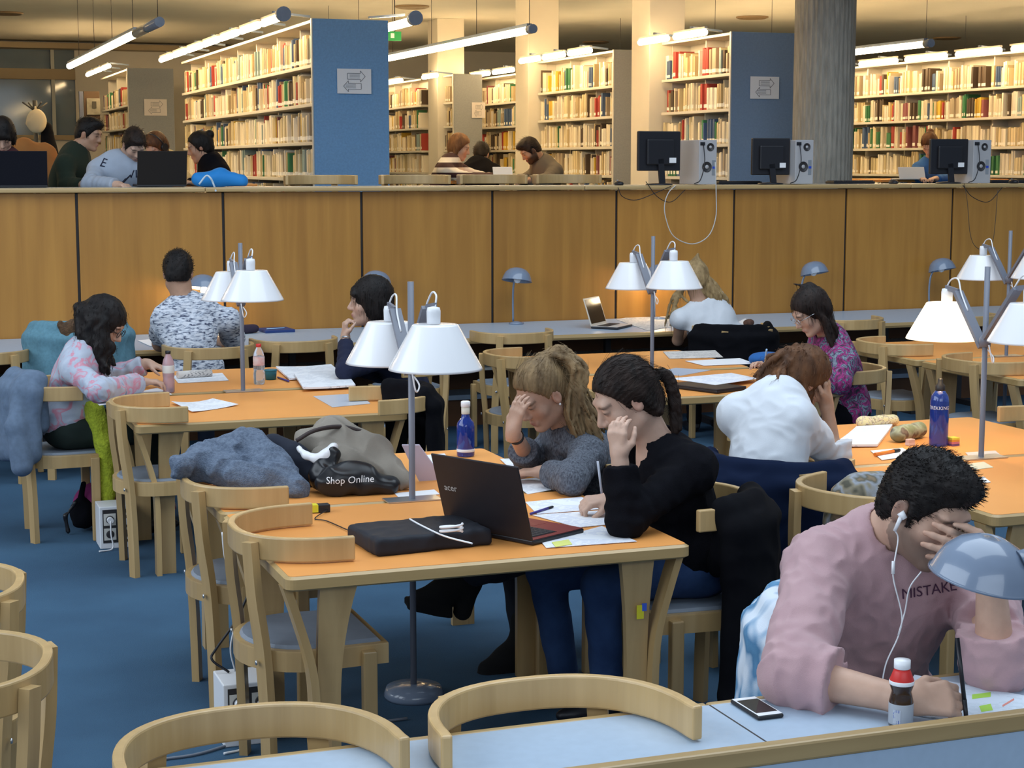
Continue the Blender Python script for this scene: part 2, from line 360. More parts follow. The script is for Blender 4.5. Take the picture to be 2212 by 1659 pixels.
def bookcase(x, y0, y1, w, panelm, label, where, top=3.19, single_to=-1, panel=True, visible=range(5)):
    b = empty('bookcase', (x, y0, UF), 0, label, 'bookcase', 'bookcases of the stacks')
    def lb(name, lo, hi, m, bev=0): return box(name, (lo[0]-x, lo[1]-y0, lo[2]-UF), (hi[0]-x, hi[1]-y0, hi[2]-UF), m, b, bev)
    if panel: lb('end_panel', (x-.01, y0-.03, UF), (x+w, y0, top), panelm, .006); lb('panel_edge', (x-.022, y0-.032, UF), (x-.011, y0-.001, top), M_SHELF)
    lb('centre_board', (x+w/2-.01, y0, UF), (x+w/2+.01, y1, top-.02), M_SHELF)
    lb('top_board', (x, y0, top-.03), (x+w, y1, top-.005), M_SHELF)
    L = y1-y0; n = max(1, round(L/.95))
    for i in range(n+1): lb('upright', (x+.12, y0+L*i/n-(.012 if i else 0), UF), (x+w/2-.011, y0+L*i/n+.012-(.012 if i == n else 0), top-.031), M_SHELF)
    for z in SZ: lb('shelf', (x, y0+.001, z-.02), (x+w/2-.012, y1-.001, z+.01), M_SHELF, .003)
    for si in visible:
        for i in range(n): fill(x, y0+L*i/n+.012, y0+L*(i+1)/n-.012, si, single_to, where)
    return b
bookcase(3.685, 15.08, 22.0, .68, M_BLUEPANEL, 'long bookcase with the bright blue end panel', 'long bookcase with the blue end panel', single_to=17.0)
bookcase(7.84, 15.17, 16.75, .68, M_SLATEPANEL, 'short bookcase with a slate blue end panel left of the concrete column', 'bookcase with the slate end panel', single_to=15.75)
bookcase(7.84, 18.0, 20.38, .50, M_GREYPANEL, 'bookcase with a narrow grey end beside the tall cream pillar', 'bookcase left of the tall pillar')
bookcase(7.80, 23.6, 24.08, .42, M_GREYPANEL, 'far bookcase with a grey end panel behind the striped jumper', 'far grey bookcase')
bookcase(7.75, 25.0, 28.6, .5, M_GREYPANEL, 'farthest bookcase seen just right of the blue end panel', 'farthest bookcase', panel=False)
bookcase(8.55, 22.4, 25.2, .4, M_GREYPANEL, 'far bookcase between the grey panel and the second pillar', 'far middle bookcase', panel=False)
bookcase(3.62, 26.3, 29.6, .66, M_GREYPANEL, 'far bookcase with a grey end panel behind the students', 'far left bookcase', top=3.33)
bookcase(12.14, 15.3, 22.6, .68, M_SLATEPANEL, 'long bookcase filling the wall right of the concrete column', 'right bookcase')
me = bpy.data.meshes.new('books'); me.from_pydata(SV, [], SF); ca = me.color_attributes.new('Col', 'FLOAT_COLOR', 'CORNER')
cc = np.repeat(np.array([(*c, 1) for c in SCOL], dtype=np.float32), 4, axis=0); ca.data.foreach_set('color', cc.ravel())
setp(link('books', me, M_BOOKS), 'rows of mostly cream books filling the farther shelves', 'books', kind='stuff')
# back shelves of the far left corner and notice board
nbd = empty('notice_board', J(199, 310, 28.0), 0, 'dark brown notice board with a framed picture by the far left bookcase', 'notice board')
a, b2 = J(181, 197, 28.), J(218, 312, 28.); o0 = nbd.location
def rel(v): return Vector(v)-o0
box('board', rel((a.x, 28., b2.z)), rel((b2.x, 28.06, a.z)), mat('dark_brown_felt', (.16, .10, .06), .8), nbd)
a, b2 = J(187, 212, 27.98), J(217, 248, 27.98)
box('picture', rel((a.x, 27.97, b2.z)), rel((b2.x, 27.995, a.z)), mat('picture_print', (.55, .5, .38), .6, .5, 6), nbd)
box('picture_mat', rel((a.x+.08, 27.962, b2.z+.1)), rel((b2.x-.06, 27.969, a.z-.05)), mat('picture_dark', (.10, .09, .07), .6), nbd)
box('post', rel((a.x-.12, 27.9, UF)), rel((a.x-.06, 27.98, a.z+.1)), mat('blue_grey_post', (.22, .25, .36), .5), nbd)
# ---------------------------------------------------------------- lights of the stacks
def tube_light(x, y0, y1, z, lit0, label, r=.043, seg=1.45):
    """suspended round luminaire running away from the viewer; lit from lit0 on"""
    t = empty('hanging_light', (x, y0, z), 0, label, 'ceiling light', 'hanging tube lights')
    L = y1-y0
    if lit0 > y0: MB().tube([(0, 0, 0), (0, lit0-y0, 0)], r, 16).build('housing', M_DOME, t)
    else: MB().tube([(0, 0, 0), (0, .04, 0)], r, 16).build('end_cap', M_DOME, t)
    y = max(lit0, y0+.04)-y0
    while y < L-.05:
        e = min(y+seg, L); MB().tube([(0, y+.01, 0), (0, e-.03, 0)], r*.86, 14).build('lit_tube', M_TUBE, t)
        MB().strip([(0, y, r*.95), (0, e, r*.95)], .05, .03).build('top_rail', M_DOME, t); y = e
    for i in range(0, int(L/1.5)+1): MB().tube([(0, .1+i*1.5, r), (0, .1+i*1.5, 4.0-z)], .003, 5).build('wire', M_DARK, t)
    return t
tube_light(J(345, 47, 15.0).x, 15.0, 22.2, J(345, 47, 15.0).z, 16.4, 'hanging tube light with an unlit grey front section at the left')
tube_light(J(1152, 62, 15.1).x, 15.1, 23.5, J(1152, 62, 15.1).z, 15.2, 'long lit hanging tube light between the blue panel and the pillars')
tube_light(J(2012, 93, 15.3).x, 15.3, 17.6, J(2012, 93, 15.3).z, 15.4, 'lit hanging tube light just right of the concrete column')
ORD = ['nearest', 'second', 'third', 'fourth', 'fifth', 'sixth', 'seventh']
tube_light(-1.9, 15.0, 22.0, 3.2, 15.1, 'added unseen tube light beyond the left edge'); tube_light(14.6, 15.0, 22.0, 3.2, 15.1, 'added unseen tube light beyond the right edge'); tube_light(10.2, 18.6, 24.0, 3.2, 18.7, 'added tube light hidden behind the concrete column')  # extra tube lights out of view, added to brighten the ceiling
def shelf_lights(x, y0, n, pitch, z, where, first_cap=False):
    for i in range(n):
        y = y0+i*pitch
        t = empty('shelf_light', (x, y, z), 0, f'{ORD[i]} strip light from the near end above the {where}', 'strip light', f'strip lights above the {where}')
        MB().tube([(0, .02, 0), (0, pitch*.80, 0)], [.030, .030], 12).build('lit_tube', M_TUBE, t)
        MB().strip([(0, 0, .045), (0, pitch*.84, .045)], .03, .02).build('rail', M_SHELF, t)
        MB().strip([(0, pitch*.4, .07), (.34, pitch*.4, .04)], .04, .02).build('bracket', M_DOME, t)
        if i == 0 and first_cap: MB().tube([(0, -.06, .02), (0, 0, .02)], .065, 16).build('end_cap', M_DOME, t)
shelf_lights(3.42, 15.1, 7, 1.0, 3.20, 'long bookcase with the blue end panel', True)
shelf_lights(7.58, 15.2, 2, .85, 3.18, 'bookcase with the slate end panel')
shelf_lights(7.58, 18.05, 3, .8, 3.18, 'bookcase left of the tall pillar')
shelf_lights(11.86, 15.4, 7, 1.05, 3.18, 'right bookcase')
shelf_lights(7.52, 23.5, 1, .8, 3.16, 'far grey bookcase'); shelf_lights(7.48, 25.1, 3, 1.0, 3.16, 'farthest bookcase')
shelf_lights(8.30, 22.5, 2, 1.0, 3.2, 'far middle bookcase'); shelf_lights(3.36, 26.4, 3, 1.0, 3.36, 'far left bookcase')
t = empty('shelf_light', (4.62, 15.1, 3.2), 0, 'strip light with a round grey end cap right of the blue panel', 'strip light')
MB().tube([(0, -.06, .02), (0, .02, .02)], .065, 16).build('end_cap', M_DOME, t); MB().tube([(0, .03, 0), (0, .95, 0)], .038, 12).build('lit_tube', M_TUBE, t)
MB().strip([(0, .3, .075), (-.34, .3, .04)], .04, .02).build('bracket', M_DOME, t)
# ---------------------------------------------------------------- paper direction signs with two arrows, green exit sign
M_INK = mat('grey_ink', (.16, .16, .18), .8); M_PINKPAPER = mat('pinkish_paper', (.80, .72, .66), .8)
def sign(px0, py0, px1, py1, Y, label, m=M_PAPER):
    a, b = J(px0, py0, Y), J(px1, py1, Y); t = empty('paper_sign', ((a.x+b.x)/2, Y, b.z), 0, label, 'sign', 'direction signs on the bookcase ends')
    w, h = b.x-a.x, a.z-b.z
    box('sheet', (-w/2, -.004, 0), (w/2, 0, h), m, t)
    def arrow(cx, cz, s, nm):
        L, hh, hd = w*.52, h*.12, h*.22; xs = [(-L/2, -hh), (L/2-w*.14, -hh), (L/2-w*.14, -hd), (L/2, 0), (L/2-w*.14, hd), (L/2-w*.14, hh), (-L/2, hh)]
        q = [Vector((cx+s*x, -.006, cz+z)) for x, z in xs]; bb = MB()
        for i in range(7): bb.strip([q[i], q[(i+1) % 7]], w*.012, .002, (0, 1, 0))
        for k in range(4): bb.box((cx-L*.38, -.0065, cz-hh*.6+k*hh*.4), (cx+L*.2, -.0055, cz-hh*.6+k*hh*.4+h*.012))
        bb.build('printed_arrow', M_INK, t)
    arrow(w*.06, h*.70, 1, 'r'); arrow(-w*.06, h*.30, -1, 'l')
sign(728, 148, 802, 203, 15.04, 'white paper sign with two arrows on the bright blue panel')
sign(1621, 165, 1682, 214, 15.13, 'grey paper sign with two arrows on the slate blue panel')
sign(311, 214, 361, 250, 26.26, 'pinkish paper sign with two arrows on the far left grey panel', M_PINKPAPER)
sign(1019, 221, 1048, 255, 23.56, 'small pinkish paper sign with two arrows on the far middle grey panel', M_PINKPAPER)
ex = empty('exit_sign', J(848, 88, 18.5), 0, 'green exit sign hanging just right of the blue panel', 'exit sign')
box('plate', (-.05, 0, 0), (.10, .03, .10), mat('exit_green', (.01, .22, .05), .5, emit=(.02, .5, .12), estr=.25), ex); MB().tube([(.03, .015, .10), (.03, .015, 4.0-ex.location.z)], .006, 6).build('rod', M_DARK, ex)
box('pictogram', (-.02, -.002, .03), (.02, 0, .08), M_PAPER, ex)
# ================================================================ furniture of the hall
def make_chair(label):
    t = empty('armchair', (0, 0, 0), 0, label, 'chair')
    def dshape(s, n=14):
        pts = []
        for i in range(n+1):
            a = math.pi/2+math.pi*i/n; pts.append((-.03+.205*s*math.cos(a), .235*s*math.sin(a)))
        return pts+[(.20*s+.005, -.22*s), (.20*s+.005, .22*s)]
    b = MB(); o, i = dshape(1.0), dshape(.90); n = len(o)
    b.ring([[Vector((*o[j], .385)), Vector((*o[j], .445)), Vector((*((Vector(o[j])*.97+Vector(i[j])*.03)), .45)), Vector((*i[j], .45)), Vector((*i[j], .385))] for j in range(n)], 0, False, False, closed=True)
    b.build('seat_frame', M_BEECH, t)
    b = MB(); q = dshape(.90); q2 = dshape(.86); b.ring([[Vector((*p, .40)) for p in q], [Vector((*p, .452)) for p in q], [Vector((*p, .461)) for p in q2]], 0, True, False); b.build('seat', M_SEAT, t)
    for s in (-1, 1):
        b = MB(); b.bbox((.115, s*.236-.018, 0), (.16, s*.236+.018, .435), .005); b.build('leg', M_BEECH, t)
        b = MB(); path = bez([(-.17, s*.195, 0), (-.175, s*.195, .25), (-.185, s*.19, .45), (-.205, s*.18, .62), (-.215, s*.17, .79)], 5)
        b.strip(path, .046, .028, Vector((1, -s*.5, 0)).normalized()); b.build('leg', M_BEECH, t)
    b = MB(); path = []
    for k in range(33):
        a = math.pi/2+math.pi*k/32; cx, sy = math.cos(a), math.sin(a)
        path.append((.06-.29*abs(cx)**.85, .272*math.copysign(abs(sy)**.85, sy), .772))
    path = [(.085, .275, .772)]+path+[(.085, -.275, .772)]
    b.strip(path, .024, .074, (0, 0, 1)); me = b.mesh('backrest'); br = link('backrest', me, M_BEECH, t)
    md = br.modifiers.new('round', 'BEVEL'); md.width = .005; md.segments = 2; md.limit_method = 'ANGLE'
    for s in (-1, 1): MB().lathe([(.008, 0), (.008, .004), (.004, .006)], 10, (-.205, s*.196, .42), 0, True, Matrix.Rotation(R(-90), 3, 'Y')).build('bolt', M_STEEL, t)
    return t
CH0 = [None]
GRP_CH = 'round-backed beech armchairs'
def chair(x, y, rz, label, z=0):
    if CH0[0] is None:
        c = CH0[0] = make_chair(label); c.location = (x, y, z); c.rotation_euler = (0, 0, R(rz)); setp(c, group=GRP_CH); return c
    return dup(CH0[0], (x, y, z), R(rz), label=label, group=GRP_CH)
FX, FNX, FY, FNY = 0, 180, 90, -90      # facing +x, -x, +y, -y
chair(1.24, 5.26, FX, 'empty beech armchair pushed under the near left end of the laptop table')
chair(1.235, 6.13, FX, 'beech armchair below the heap of grey coat, second along the laptop table')
chair(1.245, 8.25, FX, 'empty beech armchair at the near left end of the table with water bottles')
chair(.87, 9.17, FX, 'beech armchair under the student in the flowered sweatshirt')
chair(2.30, 8.14, FNX, 'beech armchair with a black jacket over it at the right end of the bottle table')
chair(2.82, 9.5, FNX, 'beech armchair of the student with the black bob')
chair(2.56, 5.25, FNX, 'beech armchair of the student in the black jumper')
chair(2.62, 6.14, FNX, 'beech armchair of the student in the grey jumper')
chair(2.52, 10.92, FY, 'beech armchair at the wall desk right of the man in the patterned T-shirt')
chair(1.93, 10.72, FY, 'beech armchair of the man in the patterned T-shirt')
chair(.58, 10.88, FY, 'beech armchair at the wall desk at the far left edge'); chair(1.15, 10.95, FY, 'beech armchair with a blue cardigan over it at the wall desk')
chair(4.03, 10.93, FY, 'empty beech armchair pulled out from the wall desk below the small dome lamp')
chair(3.30, 10.98, FY, 'beech armchair at the wall desk hidden behind the white lamp shades')
chair(5.60, 10.75, FY, 'beech armchair of the blonde student, covered by a black jacket')
chair(6.66, 11.0, FY, 'beech armchair at the wall desk left of the student in the flowered top')
chair(7.62, 10.95, FY, 'beech armchair at the wall desk beneath the right dome lamp')
chair(3.62, 9.62, FX, 'beech armchair at the far left end of the middle table')
chair(5.02, 8.35, FNX, 'beech armchair of the student in the flowered magenta top')
chair(3.22, 5.80, 45, 'beech armchair of the student in the white shirt')
chair(3.26, 5.18, 22, 'beech armchair holding a camouflage bag at the right table')
chair(4.95, 6.4, FNX, 'beech armchair whose arm shows at the right edge beyond the blue bottle')
chair(6.10, 9.45, FX, 'far of two beech armchairs at the left end of the right back table')
chair(6.05, 8.42, FX, 'near of two beech armchairs at the left end of the right back table')
chair(1.29, 3.215, FNY, 'beech armchair pushed under the grey front desk, right of two')
chair(.66, 3.235, FNY, 'beech armchair pushed under the grey front desk, left of two')
chair(2.34, 3.70, FNY, 'beech armchair of the man in the pink sweatshirt')
chair(.10, 4.02, 168, 'beech armchair at the bottom left corner facing away'); chair(.10, 4.80, 172, 'beech armchair behind the bottom left one, mostly cut off')
for (px, lb) in [(690, 'beech armchair on the raised floor below the blue panel'), (893, 'beech armchair on the raised floor right of the blue panel'), (1060, 'beech armchair on the raised floor before the striped jumper'), (1222, 'beech armchair on the raised floor before the bearded man')]:
    q = J(px, 390, 13.15); chair(q.x, 13.15, FNY, lb, UF)
q = J(300, 400, 13.45); chair(q.x, 13.62, FNY, 'beech armchair of the man with the grey printed sweatshirt', UF)
# ---------------------------------------------------------------- orange tables, two pushed together per lamp
def make_table(label):
    t = empty('reading_table', (0, 0, 0), 0, label, 'table', 'orange reading tables')
    L, W = .655, .495
    def rr(l, w, r, n=5):
        out = []
        for cx, cy, a0 in ((l-r, w-r, 0), (-l+r, w-r, 90), (-l+r, -w+r, 180), (l-r, -w+r, 270)):
            out += [(cx+r*math.cos(R(a0+90*i/n)), cy+r*math.sin(R(a0+90*i/n))) for i in range(n+1)]
        return out
    b = MB(); o, i = rr(L, W, .03), rr(L-.012, W-.012, .02); n = len(o)
    b.ring([[Vector((*i[j], .685)), Vector((*o[j], .692)), Vector((*o[j], .722)), Vector((*i[j], .7295)), Vector((*(Vector(i[j])*.985), .7295))] for j in range(n)], 0, False, False, closed=True); b.build('table_edge', M_EDGE, t)
    b = MB(); b.poly(rr(L-.012, W-.012, .02), .70, .7305); b.build('table_top', M_ORANGE, t)
    for sx in (-1, 1):
        for sy in (-1, 1):
            x, y = sx*.525, sy*.41; g = empty('leg', (x, y, 0)); g.parent = t
            o1 = sx*.032; pa = bez([(o1, 0, 0), (o1, 0, .30), (o1+sx*.012, 0, .44), (o1+sx*.05, 0, .58), (o1+sx*.085, 0, .69)], 5)
            MB().strip(pa, .024, .066, (0, 1, 0)).build('leg_board', M_BEECH, g)
            secs = []
            for k in range(13):
                z = .69*k/12; fl = max(0, (z-.30)/.39)**2; yb = -sy*.02+sy*fl*.05; x0, x1 = -.052-fl*.045, .019+fl*.0
                if sx < 0: x0, x1 = -x1, -x0
                secs.append([Vector((x0, yb-.013, z)), Vector((x1, yb-.013, z)), Vector((x1, yb+.013, z)), Vector((x0, yb+.013, z))])
            MB().ring(secs, 0, True, False).build('leg_board', M_BEECH, g)
    box('apron', (-.45, -.015, .64), (.45, .015, .70), M_BEECH, t)
    return t
tb = make_table('orange table in front with the open laptop and black case on it')
def table(x, y, label): return dup(tb, (x, y, 0), 0, label=label)
tb.location = (1.735, 5.335, 0)
table(1.735, 6.345, 'orange table heaped with coats behind the laptop table'); table(1.745, 8.475, 'orange table with loose sheets, near one of the bottle pair')
table(1.745, 9.545, 'orange table with two clear water bottles and an open book')
table(4.20, 8.50, 'orange middle table with a black laptop and papers'); table(4.20, 9.57, 'far orange middle table with a magazine on it')
table(4.215, 5.38, 'orange right table nearest the man in pink'); table(4.215, 6.40, 'orange right table with pencil cases and the blue flask')
table(6.63, 8.50, 'near orange table at the right edge behind the lit lamp'); table(6.63, 9.53, 'far orange table at the right edge behind the lit lamp')
box('sticker', (.524-.03, -.432, .485), (.524-.006, -.4295, .53), mat('yellow_sticker', (.72, .65, .03), .5), tb); box('sticker', (.524-.012, -.4325, .51), (.524+.004, -.4296, .535), mat('blue_sticker', (.05, .12, .6), .5), tb)
# ---------------------------------------------------------------- double lamps on a pole
def shade_prof(): return [(.080, .0), (.158, -.142), (.161, -.150), (.157, -.150), (.078, -.006)]
M_LITSHADE = mat('glowing_shade', (.95, .93, .88), .4, emit=(1.0, .74, .42), estr=1.7)
def twin_lamp(x, y, label, lit=False, back=True, tilt=0):
    t = empty('twin_lamp', (x, y, 0), 0, label, 'lamp', 'twin-shade reading lamps')
    b = MB(); b.lathe([(.001, 0), (.105, 0), (.11, .012), (.10, .04), (.03, .05), (.001, .05)], 32); b.build('base', M_DOME, t)
    MB().tube([(0, 0, .03), (0, 0, 1.515)], .0115, 12).build('pole', M_POLE, t)
    b = MB(); b.lathe([(.001, 1.185), (.022, 1.19), (.024, 1.22), (.018, 1.235), (.001, 1.235)], 16); b.build('hub', M_POLE, t)
    box('foot_plate', (-.10, -.045, .7315), (.10, .045, .736), M_STEEL, t)
    for s in (-1, 1):
        c = Vector((0, s*.285, 1.385 if s < 0 else 1.345))
        m = M_LITSHADE if (lit and s > 0) else M_SHADE
        sh = MB().lathe(shade_prof(), 40, c, 0, False).build('shade', m, t)
        MB().lathe([(.080, 0), (.077, .003), (.001, .003)], 40, c, 0, False).build('shade_top', m, t)
        MB().lathe([(.001, 0), (.023, .002), (.024, .045), (.021, .058), (.001, .062)], 20, c+Vector((.006*s, 0, .003)), 0, True).build('socket', M_WHITE, t)
        MB().strip([(0, s*.012, c.z-.16), (.0, s*.20, c.z+.055)], .016, .042, (1, 0, 0)).build('arm', M_POLE, t)
        MB().strip([(0, s*.195, c.z+.055), (0, s*.285, c.z+.067)], .02, .012, (1, 0, 0)).build('arm_tip', M_POLE, t)
        MB().tube(bez([c+Vector((0, 0, .062)), c+Vector((.01, -s*.02, .10)), c+Vector((.01, -s*.07, .105)), c+Vector((0, -s*.11, .05)), c+Vector((0, -s*.16, -.02))], 6), .0035, 6).build('cable', M_WHITE, t)
        MB().lathe([(.001, -.07), (.02, -.08), (.028, -.105), (.02, -.13), (.001, -.137)], 14, c).build('bulb', mat('bulb_lit', (1, .9, .7), .4, emit=(1, .72, .4), estr=140) if (lit and s > 0) else M_WHITE, t)
    MB().tube(bez([(0, .0, 1.19), (.02, -.03, 1.15), (.0, -.055, 1.13), (-.01, -.04, 1.20)], 6), .003, 6).build('cable', M_WHITE, t)
    return t
twin_lamp(1.768, 5.843, 'grey pole lamp with two unlit white shades beside the open laptop')
twin_lamp(1.795, 9.01, 'grey pole lamp with two unlit white shades on the table with water bottles')
twin_lamp(4.19, 9.04, 'grey pole lamp with two unlit white shades in front of the blonde student')
twin_lamp(4.22, 5.893, 'grey pole lamp at the right with its far white shade glowing', True)
twin_lamp(6.62, 9.02, 'grey pole lamp cut by the right edge with one white shade in view')
# ---------------------------------------------------------------- grey wall desks with small dome lamps
for i in range(5):
    x0, x1 = -1.75+i*2.4, .65+i*2.4
    lab = ['grey wall desk cut off at the left edge behind the flowered sweatshirt', 'grey wall desk of the man in the patterned T-shirt', 'grey wall desk section with the white laptop at its right end', 'grey wall desk of the blonde student', 'grey wall desk section beneath the right dome lamp'][i]
    d = empty('wall_desk', (x0, WY, 0), 0, lab, 'desk', 'grey desks along the panelled wall'); w = x1-x0
    box('desk_top', (.001, -1.06, .705), (w-.001, -.015, .7305), M_GREYLAM, d)
    b = MB(); b.ring([[Vector((x, -1.06+.001+yy, zz)) for yy, zz in ((0, .69), (-.025, .695), (-.03, .71), (-.025, .726), (0, .7305))] for x in (.001, w-.001)], 0, True, False); b.build('desk_edge', M_EDGE, d)
    box('under_shelf', (.01, -.80, .47), (w-.01, -.03, .49), mat('pale_shelf', (.60, .60, .56), .5), d)
    for xx in (.35, w-.35):
        g = empty('leg', (xx, -.5, 0)); g.parent = d
        box('leg_post', (-.022, -.022, 0), (.022, .022, .69), M_DARK, g); box('leg_foot', (-.03, -.45, 0), (.03, -.024, .04), M_DARK, g); box('leg_bracket', (-.02, -.42, .66), (.02, .40, .70), M_DARK, g)
def dome_lamp(x, y, rz, label, lit=False, zb=.7305, s=1.0, head=None):
    t = empty('desk_lamp', (x, y, zb), R(rz), label, 'lamp', 'small blue-grey dome desk lamps')
    MB().lathe([(.001, 0), (.05*s, 0), (.05*s, .012), (.012, .022), (.001, .022)], 20).build('base', M_DOME, t)
    hd = Vector(head) if head else Vector((0, -.02, .37))
    MB().tube(bez([(0, .07, .015), (0, .075, .18), (0, .06, hd.z-.08), (hd.x*.5, hd.y+.03, hd.z-.005), tuple(hd+Vector((0, 0, .01)))], 6), .008, 10).build('stem', M_DOME, t)
    Mx = Matrix.Rotation(R(-9), 3, 'X') @ Matrix.Rotation(R(9), 3, 'Y')
    prof = [(.102*s, -.040*s), (.10*s, -.034*s), (.095*s, -.015*s), (.082*s, .014*s), (.06*s, .036*s), (.03*s, .048*s), (.001, .051*s)]
    MB().lathe(prof+[(.001, .046*s), (.058*s, .031*s), (.092*s, -.015*s), (.102*s, -.040*s)], 28, hd, 0, False, Mx).build('shade', M_DOME, t)
    MB().lathe([(.001, .005), (.02, 0), (.028, -.025), (.018, -.045), (.001, -.052)], 12, hd-Vector((0, 0, .035 if lit else .01))).build('bulb', mat('bulb_lit', (1, .9, .7), .4, emit=(1, .72, .4), estr=140) if lit else M_WHITE, t)
    return t
def dl(px, py, label, lit=False, rz=0):
    q = P(px, py, .7305); q = P(px-18, py, .7305); return dome_lamp(q.x, min(q.y, 12.12), rz, label, lit, s=1.12)
dl(445, 715, 'lit dome desk lamp just right of the man in the patterned T-shirt', True); dl(815, 705, 'dome desk lamp behind the black bob'); dl(1117, 696, 'dome desk lamp standing alone left of the white laptop')
dl(1440, 690, 'lit dome desk lamp hidden behind the middle white shades', True); dl(1768, 680, 'dome desk lamp above the hair bun of the flowered magenta top', rz=70); dl(2035, 668, 'dome desk lamp on the wall desk at the right', rz=70)
# ---------------------------------------------------------------- foreground double desk
fd = empty('front_desk', (0, 2.9, 0), 0, 'grey front desk with a raised beech divider along its near side', 'desk')
for (a, b2) in ((-.6, 1.70), (1.702, 4.2)):
    box('desk_top', (a, .035, .705), (b2-.001, .447, .7305), M_GREYLAM, fd)
    MB().bbox((a, .447, .69), (b2-.001, .472, .7305), .006).build('desk_edge', M_EDGE, fd)
box('joint_strip', (1.699, .035, .72), (1.7035, .447, .7308), M_DARK, fd)
MB().bbox((-.6, .0, .752), (4.2, .034, .792), .006).build('divider_rail', M_EDGE, fd)
box('divider_board', (-.6, .004, .05), (4.2, .030, .752), M_GREYLAM, fd)
for x in (-.4, 1.2, 2.9): box('leg', (x, .05, 0), (x+.05, .40, .70), M_BEECH, fd)
# ---------------------------------------------------------------- raised counter on top of the parapet and tables of the stacks
for i in range(6):
    x0 = -3.6+i*2.9
    d = empty('counter_desk', (x0, WY, UF), 0, ['counter desk on the parapet beyond the left edge', 'counter desk on the parapet with two dark laptops', 'counter desk on the parapet before the blue panel', 'counter desk on the parapet carrying the leftmost monitor', 'counter desk on the parapet before the concrete column', 'counter desk on the parapet beyond the right edge'][i], 'desk', 'counter desks along the parapet')
    box('desk_top', (.001, -.03, .70), (2.899, .72, .727), mat('counter_laminate', (.50, .47, .40), .4), d)
    MB().bbox((.001, -.056, .698), (2.899, -.031, .731), .009).build('desk_edge', M_EDGE, d)
    for x in (.3, 2.6): box('leg', (x-.03, .25, 0), (x+.03, .55, .70), M_DARK, d)
def up_table(x, y, w, dpt, label, rz=0):
    t = empty('stacks_table', (x, y, UF), R(rz), label, 'table', 'orange-brown tables in the stacks')
    box('table_top', (-w/2, -dpt/2, .70), (w/2, dpt/2, .73), M_ORANGE, t, .006)
    for sx in (-1, 1):
        for sy in (-1, 1): box('leg', (sx*(w/2-.1)-.03, sy*(dpt/2-.1)-.03, 0), (sx*(w/2-.1)+.03, sy*(dpt/2-.1)+.03, .70), M_BEECH, t)
q = J(1075, 384, 16.6); up_table(q.x, 16.6, 1.3, 1.0, 'table in the stacks between the striped jumper and the bearded man')
q = J(400, 396, 14.6); up_table(q.x-.2, 14.75, 1.5, .9, 'table in the stacks in front of the woman with the bun')
q = J(2010, 384, 16.2); up_table(q.x, 16.4, 1.6, 1.0, 'table in the stacks of the reader in blue')
q = J(895, 384, 17.5); up_table(q.x, 17.6, .9, .9, 'table in the stacks just right of the blue panel')
